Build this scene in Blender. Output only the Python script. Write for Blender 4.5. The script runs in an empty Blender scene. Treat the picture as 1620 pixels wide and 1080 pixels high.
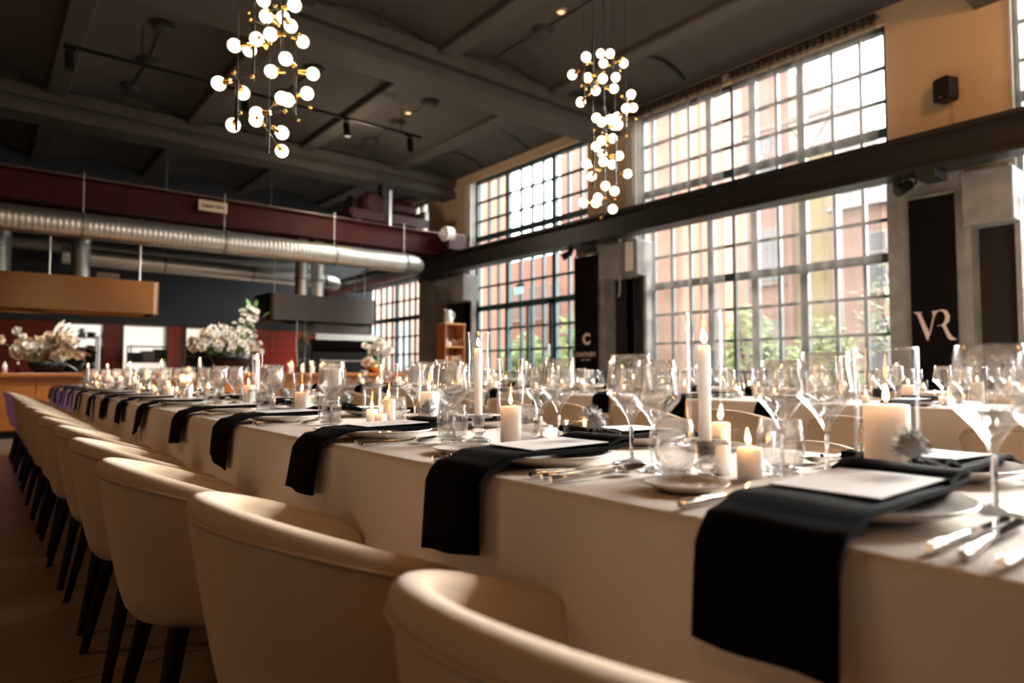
import bpy, math, random
from math import sin, cos, pi, radians
from mathutils import Vector, Matrix, noise
random.seed(7)
R = random.Random(11)
SC = bpy.context.scene
COL = SC.collection

# ------------------------------------------------------------------ camera
cam_data = bpy.data.cameras.new('camera')
cam = bpy.data.objects.new('camera', cam_data); COL.objects.link(cam)
cam.location = (0, 0, 0.9235)
cam.rotation_euler = (radians(90) + math.atan(49/1040), 0, radians(-39.1))
cam_data.sensor_width = 36.0
cam_data.lens = 1040/1620*36
cam_data.clip_start = 0.05
cam_data.clip_end = 200
cam_data.dof.use_dof = True
cam_data.dof.focus_distance = 1.75
cam_data.dof.aperture_fstop = 2.6
SC.camera = cam

# ------------------------------------------------------------------ world, daylight, exposure
world = bpy.data.worlds.new('overcast_sky'); SC.world = world
world.use_nodes = True
bg = world.node_tree.nodes['Background']
bg.inputs['Color'].default_value = (1.0, 0.985, 0.97, 1)
bg.inputs['Strength'].default_value = 10.0
SC.view_settings.view_transform = 'Standard'
SC.view_settings.look = 'None'
SC.view_settings.gamma = 1.0
SC.view_settings.exposure = 0.52
SC.view_settings.use_curve_mapping = False
cy = SC.cycles
cy.max_bounces = 24; cy.diffuse_bounces = 4; cy.glossy_bounces = 6
cy.transmission_bounces = 22; cy.transparent_max_bounces = 80
cy.caustics_reflective = False; cy.caustics_refractive = False
cy.sample_clamp_indirect = 6.0
try:
    cy.use_denoising = True
except Exception:
    pass

def lamp(name, kind, loc, energy, color, rot=(0, 0, 0), **kw):
    d = bpy.data.lights.new(name, kind); d.energy = energy; d.color = color
    for k, v in kw.items():
        if k == 'portal': d.cycles.is_portal = v
        else: setattr(d, k, v)
    o = bpy.data.objects.new(name, d); COL.objects.link(o)
    o.location = loc; o.rotation_euler = rot
    return o

# soft low sun added to brighten the tables, from over the houses
lamp('added_sun', 'SUN', (40, 0, 20), 48.0, (1.0, .97, .94), Vector((-1, .03, -.47)).to_track_quat('-Z', 'Y').to_euler(), angle=radians(44))
WARM = (1.0, 0.48, 0.17)
BAYS = [(-7.4, -3.3), (-2.05, 2.1), (3.40, 7.52), (8.76, 12.54), (14.5, 18.45)]
for i, (a, b) in enumerate(BAYS):      # daylight portals in the window openings
    lamp('window_portal', 'AREA', (9.32, (a+b)/2, 2.95), 1, (1, 1, 1), (0, radians(90), 0),
         shape='RECTANGLE', size=5.2, size_y=b-a, portal=True)
# unseen warm fill lights added behind the camera and above the tables
for p, e in (((-2.6, -1.5, 4.3), 34), ((1.2, -2.5, 4.2), 12), ((4.0, -2.0, 4.2), 45), ((-3.2, 4.0, 4.6), 60), ((6.3, .3, 4.7), 95)):
    lamp('warm_fill_light', 'POINT', p, e, WARM, shadow_soft_size=0.25)
for x in (.82, 3.05, 5.9):
    lamp('track_spot_light', 'SPOT', (x, 10.1, 4.85), 700, (1, .90, .78), Vector((0.1, 1.75, -3.3)).to_track_quat('-Z', 'Y').to_euler(), spot_size=radians(34), spot_blend=.7, shadow_soft_size=.06)
lamp('pier_fill_light', 'POINT', (5.6, 11.4, 4.3), 45, (1, .82, .62), shadow_soft_size=.15)  # unseen fill added to brighten the piers and the crane
lamp('kitchen_room_light', 'AREA', (3.2, 19.2, 2.6), 110, (1, .95, .88), (0, 0, 0), shape='RECTANGLE', size=5, size_y=1.6)
lamp('purple_stage_light', 'SPOT', (-2.6, 7.6, 1.7), 42, (.45, .16, 1.0),
     Vector((2.9, .3, -1.35)).to_track_quat('-Z', 'Y').to_euler(), spot_size=radians(46), spot_blend=.8, shadow_soft_size=.08)

# ------------------------------------------------------------------ materials
MATS = {}
def nodes(name):
    m = bpy.data.materials.new(name); m.use_nodes = True
    return m, m.node_tree, m.node_tree.nodes['Principled BSDF']
def mat(name, col, rough=.6, metal=0.0, spec=.5, var=0.0, scale=6.0, bump=0.0, bscale=60.0, stretch=None, **kw):
    if name in MATS: return MATS[name]
    m, t, p = nodes(name)
    p.inputs['Base Color'].default_value = (*col, 1)
    p.inputs['Roughness'].default_value = rough
    p.inputs['Metallic'].default_value = metal
    p.inputs['Specular IOR Level'].default_value = spec
    tc = t.nodes.new('ShaderNodeTexCoord')
    vec = tc.outputs['Object']
    if stretch:
        mp = t.nodes.new('ShaderNodeMapping'); mp.inputs['Scale'].default_value = stretch
        t.links.new(vec, mp.inputs['Vector']); vec = mp.outputs['Vector']
    if var > 0:
        n = t.nodes.new('ShaderNodeTexNoise'); n.inputs['Scale'].default_value = scale
        n.inputs['Detail'].default_value = 5
        t.links.new(vec, n.inputs['Vector'])
        r = t.nodes.new('ShaderNodeValToRGB')
        r.color_ramp.elements[0].position = .3; r.color_ramp.elements[1].position = .7
        r.color_ramp.elements[0].color = (*[c*(1-var) for c in col], 1)
        r.color_ramp.elements[1].color = (*[min(1, c*(1+var)) for c in col], 1)
        t.links.new(n.outputs['Fac'], r.inputs['Fac']); t.links.new(r.outputs['Color'], p.inputs['Base Color'])
    if bump > 0:
        n2 = t.nodes.new('ShaderNodeTexNoise'); n2.inputs['Scale'].default_value = bscale
        n2.inputs['Detail'].default_value = 4
        t.links.new(vec, n2.inputs['Vector'])
        b = t.nodes.new('ShaderNodeBump'); b.inputs['Strength'].default_value = bump
        b.inputs['Distance'].default_value = .01
        t.links.new(n2.outputs['Fac'], b.inputs['Height']); t.links.new(b.outputs['Normal'], p.inputs['Normal'])
    for k, v in kw.items():
        p.inputs[k].default_value = v
    MATS[name] = m
    return m
def emit(name, col, s):
    if name in MATS: return MATS[name]
    m = bpy.data.materials.new(name); m.use_nodes = True
    t = m.node_tree; t.nodes.clear()
    o = t.nodes.new('ShaderNodeOutputMaterial'); e = t.nodes.new('ShaderNodeEmission')
    e.inputs['Color'].default_value = (*col, 1); e.inputs['Strength'].default_value = s
    t.links.new(e.outputs[0], o.inputs[0]); MATS[name] = m
    return m
def thin_glass(name, tint=(1, 1, 1), ior=1.5, rough=0.0, boost=1.0):
    m = bpy.data.materials.new(name); m.use_nodes = True
    t = m.node_tree; t.nodes.clear()
    o = t.nodes.new('ShaderNodeOutputMaterial'); mx = t.nodes.new('ShaderNodeMixShader')
    tr = t.nodes.new('ShaderNodeBsdfTransparent'); gl = t.nodes.new('ShaderNodeBsdfGlossy')
    lw = t.nodes.new('ShaderNodeLayerWeight'); lw.inputs['Blend'].default_value = .5
    pw = t.nodes.new('ShaderNodeMath'); pw.operation = 'POWER'; pw.inputs[1].default_value = 3.2
    ma = t.nodes.new('ShaderNodeMath'); ma.operation = 'MULTIPLY_ADD'
    ma.inputs[1].default_value = .45*boost; ma.inputs[2].default_value = .018; ma.use_clamp = True
    t.links.new(lw.outputs['Facing'], pw.inputs[0]); t.links.new(pw.outputs[0], ma.inputs[0])
    tr.inputs['Color'].default_value = (*tint, 1); gl.inputs['Roughness'].default_value = rough
    gl.inputs['Color'].default_value = (1, 1, 1, 1)
    t.links.new(ma.outputs[0], mx.inputs[0]); t.links.new(tr.outputs[0], mx.inputs[1]); t.links.new(gl.outputs[0], mx.inputs[2])
    t.links.new(mx.outputs[0], o.inputs[0]); MATS[name] = m
    return m
def brick_mat(name, c1, c2, mortar, scale=1.0, bw=.25, bh=.075):
    m, t, p = nodes(name)
    tc = t.nodes.new('ShaderNodeTexCoord'); mp = t.nodes.new('ShaderNodeMapping')
    # facades stand in planes of constant x or y: run the courses along x+y and z
    sx = t.nodes.new('ShaderNodeSeparateXYZ'); ad = t.nodes.new('ShaderNodeMath'); ad.operation = 'ADD'
    cb = t.nodes.new('ShaderNodeCombineXYZ')
    t.links.new(tc.outputs['Object'], sx.inputs[0]); t.links.new(sx.outputs[0], ad.inputs[0]); t.links.new(sx.outputs[1], ad.inputs[1])
    t.links.new(ad.outputs[0], cb.inputs[0]); t.links.new(sx.outputs[2], cb.inputs[1])
    b = t.nodes.new('ShaderNodeTexBrick'); b.inputs['Scale'].default_value = scale
    b.inputs['Brick Width'].default_value = bw; b.inputs['Row Height'].default_value = bh
    b.inputs['Mortar Size'].default_value = .008
    b.inputs['Color1'].default_value = (*c1, 1); b.inputs['Color2'].default_value = (*c2, 1); b.inputs['Mortar'].default_value = (*mortar, 1)
    t.links.new(cb.outputs[0], b.inputs['Vector'])
    t.links.new(b.outputs['Color'], p.inputs['Base Color']); p.inputs['Roughness'].default_value = .9
    MATS[name] = m
    return m

CLOTH = mat('table_linen', (.74, .655, .585), .9, var=.03, scale=3, bump=.12, bscale=220, spec=.2)
CHAIR = mat('beige_velvet', (.60, .45, .31), .85, var=.05, scale=9, bump=.10, bscale=300, spec=.2)
CHAIR.node_tree.nodes['Principled BSDF'].inputs['Sheen Weight'].default_value = .25
NAPK = mat('black_linen', (.0022, .0020, .0020), .9, spec=.06, bump=.2, bscale=250)
BLACKW = mat('black_wood', (.006, .005, .0045), .6, spec=.2)
BLACKM = mat('black_metal', (.012, .011, .010), .4, .6)
BRASS = mat('brass', (.75, .46, .14), .25, 1.0)
CERAM = mat('ceramic_glaze', (.72, .68, .62), .12, spec=.6)
PAPER = mat('menu_paper', (.64, .60, .58), .8)
SILVER = mat('silver', (.62, .58, .54), .08, 1.0)
WAX = mat('candle_wax', (.93, .84, .79), .45, spec=.4)
_p = WAX.node_tree.nodes['Principled BSDF']
_p.inputs['Subsurface Weight'].default_value = .9; _p.inputs['Subsurface Radius'].default_value = (1, .92, .86); _p.inputs['Subsurface Scale'].default_value = .05
WICK = mat('wick', (.01, .008, .006), .9)
FLAME = emit('candle_flame', (1.0, .46, .14), 62)
GLOBE = emit('lit_globe', (1.0, .74, .42), 9)
GLASS = thin_glass('clear_glass', boost=.75)
PANE = thin_glass('window_glass', (.97, .985, .98), boost=.5)
THICKG = thin_glass('thick_glass', (.97, .98, .98), boost=1.5)
def crystal(name, mixf, boost):      # clear crystal: thin clear wall plus refraction
    m = thin_glass(name, boost=boost); t = m.node_tree
    old = [n for n in t.nodes if n.type == 'MIX_SHADER'][0]; out = [n for n in t.nodes if n.type == 'OUTPUT_MATERIAL'][0]
    g = t.nodes.new('ShaderNodeBsdfGlass'); g.inputs['IOR'].default_value = 1.5; g.inputs['Roughness'].default_value = 0.0
    mx = t.nodes.new('ShaderNodeMixShader'); mx.inputs[0].default_value = mixf
    t.links.new(old.outputs[0], mx.inputs[1]); t.links.new(g.outputs[0], mx.inputs[2]); t.links.new(mx.outputs[0], out.inputs[0])
    return m
CRYST = crystal('crystal', .20, 1.2)
CRYSTS = crystal('solid_crystal', .72, 1.2)
THIST = mat('thistle_grey', (.42, .43, .41), .7, var=.3, scale=40)
CEIL = mat('ceiling_paint', (.076, .067, .057), .8, var=.10, scale=1.2, bump=.1, bscale=8)
CEILD = mat('ceiling_beam_paint', (.084, .075, .064), .75, var=.08, scale=2)
NAVY = mat('navy_wall', (.030, .038, .048), .5, var=.15, scale=1.0)
CREAM = mat('cream_plaster', (.68, .50, .32), .85, var=.05, scale=1.5)
WHITEP = mat('white_reveal', (.72, .70, .66), .8)
CONC = mat('grey_concrete', (.21, .20, .19), .8, var=.25, scale=4, bump=.3, bscale=14)
DARKW = mat('dark_grey_wall', (.05, .045, .04), .7, var=.1, scale=2)
DSTEEL = mat('dark_steel', (.018, .016, .013), .5, .2)
RAILB = mat('brown_steel', (.016, .013, .010), .45)
TEAL = mat('teal_window_paint', (.012, .045, .050), .45)
RED = mat('crane_red', (.05, .004, .003), .6, spec=.2, var=.25, scale=3)
MAROON = mat('crane_maroon', (.03, .006, .007), .5, spec=.3, var=.3, scale=4)
STEEL = mat('galvanised_steel', (.66, .65, .61), .42, 1.0, var=.08, scale=5)
STEELD = mat('duct_steel', (.30, .30, .28), .45, .9, var=.1, scale=3)
INOX = mat('brushed_inox', (.085, .072, .062), .28, 1.0, var=.06, scale=30, stretch=(.2, 1, 6))
INOXW = mat('warm_tinted_inox', (.25, .145, .075), .26, 1.0, var=.06, scale=30, stretch=(.2, 1, 6))  # stainless hood, warm lamp reflections mixed into the base colour
TILE = mat('red_tile', (.34, .034, .020), .3, var=.15, scale=6)
OAK = mat('orange_wood', (.36, .115, .022), .4, var=.2, scale=3, stretch=(.6, 6, 8))
OAKL = mat('light_wood', (.62, .30, .10), .45, var=.15, scale=4, stretch=(4, 4, .8))
FLOORM = mat('floor_slab', (.22, .175, .13), .32, var=.25, scale=2.5, bump=.05, bscale=30)
JOINT = mat('floor_joint', (.02, .017, .014), .9)
WHITE = mat('white_enamel', (.8, .79, .76), .3)
PETAL = mat('white_petal', (.86, .82, .76), .7, spec=.2)
PETALC = mat('cream_petal', (.74, .60, .45), .7, spec=.2)
LEAFG = mat('leaf_green', (.10, .20, .04), .6, var=.3, scale=8)
BANNER = mat('black_banner', (.005, .004, .0035), .9, spec=.08)
LOGO = mat('logo_print', (.62, .50, .44), .6)
BRICKA = brick_mat('brick_orange', (0.264, 0.136, 0.094), (0.23, 0.114, 0.077), (0.239, 0.158, 0.12))
BRICKB = brick_mat('brick_pink', (0.195, 0.115, 0.095), (0.17, 0.099, 0.08), (0.179, 0.126, 0.108))
YELLOW = mat('yellow_render', (0.186, 0.155, 0.078), .9)
ROOFG = mat('roof_grey', (0.093, 0.093, 0.098), .8)
FARGL = mat('far_window_glass', (.08, .09, .10), .15)
STONE = mat('pale_stone', (0.186, 0.163, 0.147), .8)
YARD = mat('yard_paving', (0.155, 0.143, 0.132), .9, var=.1, scale=1)

# sheer curtain: woven cloth that lets most light through
SHEER = bpy.data.materials.new('sheer_voile'); SHEER.use_nodes = True
_t = SHEER.node_tree; _t.nodes.clear()
_o = _t.nodes.new('ShaderNodeOutputMaterial'); _m = _t.nodes.new('ShaderNodeMixShader'); _m2 = _t.nodes.new('ShaderNodeMixShader')
_tr = _t.nodes.new('ShaderNodeBsdfTransparent'); _tl = _t.nodes.new('ShaderNodeBsdfTranslucent'); _df = _t.nodes.new('ShaderNodeBsdfDiffuse')
_lw = _t.nodes.new('ShaderNodeLayerWeight'); _lw.inputs['Blend'].default_value = .35
_mr = _t.nodes.new('ShaderNodeMath'); _mr.operation = 'MULTIPLY_ADD'; _mr.inputs[1].default_value = .85; _mr.inputs[2].default_value = .36; _mr.use_clamp = True
_t.links.new(_lw.outputs['Facing'], _mr.inputs[0]); _t.links.new(_mr.outputs[0], _m.inputs[0])
_tl.inputs['Color'].default_value = (.075, .062, .054, 1); _df.inputs['Color'].default_value = (.16, .13, .11, 1); _m2.inputs[0].default_value = .3
_t.links.new(_tl.outputs[0], _m2.inputs[1]); _t.links.new(_df.outputs[0], _m2.inputs[2])
_t.links.new(_tr.outputs[0], _m.inputs[1]); _t.links.new(_m2.outputs[0], _m.inputs[2]); _t.links.new(_m.outputs[0], _o.inputs[0])

# ------------------------------------------------------------------ mesh helpers
class MB:
    def __init__(s): s.v = []; s.f = []; s.sm = []
    def add(s, vs, fs, smooth=False):
        b = len(s.v); s.v += [tuple(v) for v in vs]
        s.f += [tuple(i+b for i in f) for f in fs]; s.sm += [smooth]*len(fs)
        return s
    def box(s, x0, x1, y0, y1, z0, z1):
        vs = [(x, y, z) for x in (x0, x1) for y in (y0, y1) for z in (z0, z1)]
        return s.add(vs, [(0, 1, 3, 2), (4, 6, 7, 5), (0, 4, 5, 1), (2, 3, 7, 6), (0, 2, 6, 4), (1, 5, 7, 3)])
    def bbox(s, x0, x1, y0, y1, z0, z1, b=.006):      # box with chamfered upright and top edges
        pts = []
        for cx_, cy_, sx, sy in ((x0, y0, 1, 1), (x1, y0, -1, 1), (x1, y1, -1, -1), (x0, y1, 1, -1)):
            q = [(cx_, cy_+sy*b), (cx_+sx*b, cy_)]
            if sx*sy < 0: q.reverse()
            pts += q
        n = len(pts); vs = [(x, y, z0) for x, y in pts] + [(x, y, z1-b) for x, y in pts]
        mx, my = (x0+x1)/2, (y0+y1)/2
        vs += [(x + (b if x < mx else -b)*.8, y + (b if y < my else -b)*.8, z1) for x, y in pts]
        fs = [tuple(range(n-1, -1, -1)), tuple(range(2*n, 3*n))]
        for k in (0, 1):
            for i in range(n):
                j = (i+1) % n; fs.append((k*n+i, k*n+j, (k+1)*n+j, (k+1)*n+i))
        return s.add(vs, fs)
    def cyl(s, p0, p1, r0, r1=None, n=12, cap=True):
        r1 = r0 if r1 is None else r1
        p0, p1 = Vector(p0), Vector(p1); d = (p1-p0).normalized()
        a = d.orthogonal().normalized(); b = d.cross(a)
        vs = []
        for p, r in ((p0, r0), (p1, r1)):
            vs += [p + a*(r*cos(2*pi*i/n)) + b*(r*sin(2*pi*i/n)) for i in range(n)]
        s.add(vs, [(i, (i+1) % n, n+(i+1) % n, n+i) for i in range(n)], True)
        if cap: s.add(vs[:n], [tuple(range(n-1, -1, -1))]); s.add(vs[n:], [tuple(range(n))])
        return s
    def lathe(s, prof, n=20, c=(0, 0, 0), smooth=True):
        vs = []; rows = []
        for r, z in prof:
            if r < 1e-6: rows.append([len(vs)]); vs.append((c[0], c[1], c[2]+z))
            else:
                rows.append(list(range(len(vs), len(vs)+n)))
                vs += [(c[0]+r*cos(2*pi*i/n), c[1]+r*sin(2*pi*i/n), c[2]+z) for i in range(n)]
        fs = []
        for a, b in zip(rows, rows[1:]):
            for i in range(n):
                j = (i+1) % n
                if len(a) == 1 and len(b) == 1: continue
                if len(a) == 1: fs.append((a[0], b[j], b[i]))
                elif len(b) == 1: fs.append((a[i], a[j], b[0]))
                else: fs.append((a[i], a[j], b[j], b[i]))
        return s.add(vs, fs, smooth)
    def tube(s, pts, r, n=8):
        pts = [Vector(p) for p in pts]; vs = []; m = len(pts)
        d0 = (pts[1]-pts[0]).normalized(); a = d0.orthogonal().normalized()
        for k, p in enumerate(pts):
            d = (pts[min(k+1, m-1)] - pts[max(k-1, 0)]).normalized()
            a = (a - d*a.dot(d)).normalized(); b = d.cross(a)
            rr = r[k] if isinstance(r, (list, tuple)) else r
            vs += [p + a*(rr*cos(2*pi*i/n)) + b*(rr*sin(2*pi*i/n)) for i in range(n)]
        fs = [(k*n+i, k*n+(i+1) % n, (k+1)*n+(i+1) % n, (k+1)*n+i) for k in range(m-1) for i in range(n)]
        s.add(vs, fs, True)
        s.add(vs[:n], [tuple(range(n-1, -1, -1))]); s.add(vs[-n:], [tuple(range(n))])
        return s
    def grid(s, fn, nu, nv, smooth=True, flip=False):
        vs = [fn(i/(nu-1), j/(nv-1)) for i in range(nu) for j in range(nv)]
        fs = []
        for i in range(nu-1):
            for j in range(nv-1):
                q = (i*nv+j, (i+1)*nv+j, (i+1)*nv+j+1, i*nv+j+1)
                fs.append(q[::-1] if flip else q)
        return s.add(vs, fs, smooth)
    def sphere(s, c, r, n=12, m=8, sc=(1, 1, 1)):
        prof = [(r*sin(pi*k/m), -r*cos(pi*k/m)) for k in range(m+1)]
        b = len(s.v); s.lathe(prof, n)
        for i in range(b, len(s.v)):
            x, y, z = s.v[i]; s.v[i] = (c[0]+x*sc[0], c[1]+y*sc[1], c[2]+z*sc[2])
        return s
    def extrude(s, poly, to3, d):       # poly: 2-D outline; to3(u, v) -> Vector; d: depth vector
        a = [Vector(to3(*p)) for p in poly]; n = len(a); b = [p+Vector(d) for p in a]
        return s.add(a+b, [tuple(range(n-1, -1, -1)), tuple(range(n, 2*n))] + [(i, (i+1) % n, n+(i+1) % n, n+i) for i in range(n)])
    def mesh(s, name, m):
        me = bpy.data.meshes.new(name); me.from_pydata(s.v, [], s.f)
        me.polygons.foreach_set('use_smooth', s.sm); me.materials.append(m); me.update()
        return me
def obj(name, mb, m, parent=None, loc=None, rot=None):
    me = mb.mesh(name, m) if isinstance(mb, MB) else mb
    o = bpy.data.objects.new(name, me); COL.objects.link(o)
    if parent: o.parent = parent
    if loc: o.location = loc
    if rot: o.rotation_euler = rot
    return o
def tag(o, label, cat, group=None):
    o['label'] = label; o['category'] = cat
    if group: o['group'] = group
    return o
def thing(name, label, cat, loc=(0, 0, 0), rz=0, group=None):
    o = bpy.data.objects.new(name, None); COL.objects.link(o)
    o.empty_display_size = .05
    o.location = loc; o.rotation_euler = (0, 0, rz)
    return tag(o, label, cat, group)
def struct(name, mb, m, parent=None):
    o = obj(name, mb, m, parent)
    if not parent: o['kind'] = 'structure'
    return o
def sempty(name):
    o = bpy.data.objects.new(name, None); COL.objects.link(o); o['kind'] = 'structure'
    return o
CH = {}
def dup(root, loc, rz, label, group=None):
    r = root.copy(); COL.objects.link(r); r.location = loc; r.rotation_euler = (0, 0, rz); r['label'] = label
    if group: r['group'] = group
    for ch in root.children:
        c = ch.copy(); COL.objects.link(c); c.parent = r
        for g in ch.children:
            d = g.copy(); COL.objects.link(d); d.parent = c
    return r
class Kind:      # first use places the original, later uses place copies
    def __init__(s, root): s.root = root; s.used = False
    def put(s, loc, rz, label, group=None):
        if not s.used:
            s.used = True; o = s.root; o.location = loc; o.rotation_euler = (0, 0, rz); o['label'] = label
            if group: o['group'] = group
            return o
        return dup(s.root, loc, rz, label, group)
ORD = ['first', 'second', 'third', 'fourth', 'fifth', 'sixth', 'seventh', 'eighth', 'ninth', 'tenth', 'eleventh', 'twelfth',
       'thirteenth', 'fourteenth', 'fifteenth', 'sixteenth', 'seventeenth', 'eighteenth', 'nineteenth', 'twentieth']
for _a in ('twenty', 'thirty', 'forty', 'fifty', 'sixty'):
    ORD += [_a+'-'+w for w in ORD[:9]] + [{'twenty': 'thirtieth', 'thirty': 'fortieth', 'forty': 'fiftieth', 'fifty': 'sixtieth', 'sixty': 'seventieth'}[_a]]

# ================================================================== SETTING
YB, YF, XL = 17.6, -8.0, -6.5     # back wall, wall behind the camera, left wall
fl = struct('floor', MB().box(XL, 9.4, YF, 21, -.12, -.012), JOINT)
i = 0
for xa in [XL+k*2.6 for k in range(7)]:
    for ya in [YF+k*2.6 for k in range(12)]:
        xb, yb = min(xa+2.594, 9.4), min(ya+2.594, 21)
        if xb > xa and yb > ya: obj('floor_slab', MB().box(xa+.003, xb, ya+.003, yb, -.012, 0), FLOORM, fl)
struct('wall_left', MB().box(XL-.3, XL, YF, 21, 0, 6.1), DARKW)
struct('wall_front', MB().box(XL, 9.4, YF-.3, YF, 0, 6.1), DARKW)

# ceiling: vaults between ribs, carried on beams
ceil = sempty('ceiling')
RIBS = [-5.75, -3.5, -1.3, .9, 3.05, 5.23, 7.4, 9.05]
BEAMS = [-2.9, 2.15, 8.2, 13.5]
def vz(x, a, b):
    t = (x-(a+b)/2)/((b-a)/2); return 5.62 + .25*(1-t*t)
edges = [YF-.3] + BEAMS + [21.2]
for k, (a, b) in enumerate(zip([XL-.6]+RIBS, RIBS)):
    for ya, yb in zip(edges, edges[1:]):
        obj('vault', MB().grid(lambda u, v: (a+(b-a)*u, ya+(yb-ya)*v, vz(a+(b-a)*u, a, b)), 15, 2)
            .grid(lambda u, v: (a+(b-a)*u, ya+(yb-ya)*v, vz(a+(b-a)*u, a, b)+.12), 15, 2, flip=True), CEIL, ceil)
for x in RIBS[:-1]:
    for ya, yb in zip(edges, edges[1:]):
        m = MB()
        pr = [(-.15, 5.72), (-.15, 5.60), (-.13, 5.575), (.13, 5.575), (.15, 5.60), (.15, 5.72)]
        m.extrude(pr, lambda u, v: (x+u, ya, v), (0, yb-ya, 0))
        obj('rib', m, CEILD, ceil)
for n_, y in enumerate(BEAMS):
    b = obj('beam', MB().box(XL, 9.0, y-.13, y+.13, 5.33, 5.50), CEILD, ceil)
    obj('beam_cap', MB().box(XL, 9.0, y-.25, y+.25, 5.46, 5.66), CEILD, b)
    obj('beam_flange', MB().box(XL, 9.0, y-.23, y+.23, 5.22, 5.36).box(XL, 9.0, y-.28, y+.28, 5.19, 5.235), CEILD, b)
    obj('beam_web', MB().box(XL, 9.3, y-.10, y+.10, 5.6, 5.98), CEIL, b)

# window wall: piers, sills, reveals
wr = sempty('wall_right')
PIERS = [(-8.3, -7.4), (-3.3, -2.05), (2.1, 3.40), (7.52, 8.76), (12.54, 14.5), (18.45, 21)]
for a, b in PIERS:
    obj('pier_upper', MB().box(9.0, 9.27, a, b, 3.2, 6.0), CREAM, wr)
    obj('pier_lower', MB().box(9.0, 9.27, a, b, 0, 3.2), CONC, wr)
for a, b in BAYS:
    obj('lintel', MB().box(9.0, 9.27, a, b, 5.45, 6.0), CREAM, wr)
    obj('sill_wall', MB().box(9.0, 9.27, a, b, 0, .42), CONC, wr)
    obj('reveal', MB().box(9.001, 9.26, a, a+.012, .42, 5.45).box(9.001, 9.26, b-.012, b, .42, 5.45), WHITEP, wr)
# white corner strips beside the far piers
for y in (12.60, 7.58):
    obj('white_pilaster', MB().box(8.93, 9.0, y-.05, y+.17, 0, 5.4), WHITEP, wr)
# columns under the crane rail: solid half with banner, hollow half with a niche
for a, b, sol in ((2.02, 3.30, 2.50), (7.20, 8.72, 8.08), (12.30, 14.35, 13.55)):
    c = obj('column', MB().box(8.62, 9.0, sol, b, 0, 3.22), CONC, wr)
    obj('column_head', MB().bbox(8.55, 9.0, a, sol, 2.58, 3.18, .02), CONC, c)
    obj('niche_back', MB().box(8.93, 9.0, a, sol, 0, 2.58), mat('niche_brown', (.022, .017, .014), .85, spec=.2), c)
    obj('niche_cheek', MB().box(8.80, 9.0, a, a+.05, 0, 2.58).box(8.63, 9.0, sol-.06, sol, 0, 2.58), CONC, c)

# crane rail: continuous steel beam along the windows
rail = obj('crane_rail', MB().box(8.36, 8.44, -8, 17.5, 3.26, 3.60), RAILB)
obj('flange', MB().box(8.22, 8.58, -8, 17.5, 3.60, 3.645), RAILB, rail)
obj('flange', MB().box(8.24, 8.56, -8, 17.5, 3.22, 3.26), RAILB, rail)
obj('rail_head', MB().box(8.36, 8.44, -8, 17.5, 3.64, 3.66), RAILB, rail)
for y in (-2.7, 2.75, 8.3, 13.6):
    obj('bracket', MB().box(8.25, 9.0, y-.10, y+.10, 3.13, 3.22).cyl((8.42, y+.35, 3.12), (8.42, y+.35, 3.26), .05), DSTEEL, rail)
tag(rail, 'long dark brown steel crane rail running across the windows', 'beam')

# windows
BARS = {
    1: ([18.45, 18.05, 17.7, 17.33, 16.99, 16.65, 16.36, 16.0, 15.69, 15.38, 15.06, 14.74, 14.5], (16.36, 15.06)),
    2: ([12.53, 12.08, 11.72, 11.355, 10.92, 10.55, 10.19, 9.825, 9.415, 9.06, 8.77], (11.355, 9.825)),
    3: ([7.51, 7.285, 6.90, 6.53, 6.13, 5.72, 5.358, 4.98, 4.60, 4.155, 3.777, 3.41], (6.13, 5.358, 4.60)),
    4: ([2.09, 1.7, 1.3, .9, .5, .1, -.3, -.7, -1.1, -1.5, -2.04], (.9, -.7)),
    5: ([-3.31, -4.3, -5.3, -6.3, -7.39], ()),
}
ROWS = [.42, .93, 1.42, 1.91, 2.41, 2.91, 3.42, 4.06, 4.48, 4.93, 5.44]
THICKROW = {1: (2.41, 4.06), 2: (2.41, 4.06), 3: (2.41, 4.06), 4: (4.06,), 5: (4.06,)}
for n, (ys, thick) in BARS.items():
    w = sempty('window_%d' % n)
    y0, y1 = min(ys), max(ys)
    obj('window_frame', MB().box(9.08, 9.20, y0, y0+.06, .42, 5.45).box(9.08, 9.20, y1-.06, y1, .42, 5.45)
        .box(9.08, 9.20, y0, y1, 5.39, 5.45).box(9.08, 9.20, y0, y1, .42, .50), TEAL, w)
    for y in ys[1:-1]:
        t = .055 if y in thick else .023
        obj('mullion', MB().box(9.09 if t > .03 else 9.11, 9.18, y-t, y+t, .42, 5.44), TEAL, w)
    for z in ROWS[1:-1]:
        t = .06 if z in THICKROW[n] else .021
        obj('glazing_bar', MB().box(9.10 if t > .03 else 9.115, 9.175, y0, y1, z-t, z+t), TEAL, w)
    pm = {}
    rows = ROWS if n < 4 else [.42, 3.42, 5.44]
    for a, b in zip(ys, ys[1:]):
        for c, d in zip(rows, rows[1:]):
            key = (round(a-b, 3), round(d-c, 3))
            if key not in pm:
                pm[key] = MB().box(-.002, .002, -(a-b)/2, (a-b)/2, -(d-c)/2, (d-c)/2).mesh('pane', PANE)
            obj('pane', pm[key], None, w, (9.145, (a+b)/2, (c+d)/2))
# the glazed door leaf of the middle window
dr = sempty('door_1')
obj('door_frame', MB().box(9.03, 9.09, 11.27, 11.36, .1, 2.42).box(9.03, 9.09, 9.83, 9.92, .1, 2.42).box(9.03, 9.09, 9.83, 11.36, 2.33, 2.43)
    .box(9.03, 9.09, 10.57, 10.63, .1, 2.35), TEAL, dr)
obj('door_handle', MB().box(8.96, 9.03, 9.86, 9.90, 1.25, 1.5).box(8.93, 8.97, 9.86, 10.0, 1.36, 1.40), WHITE, dr)

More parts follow.
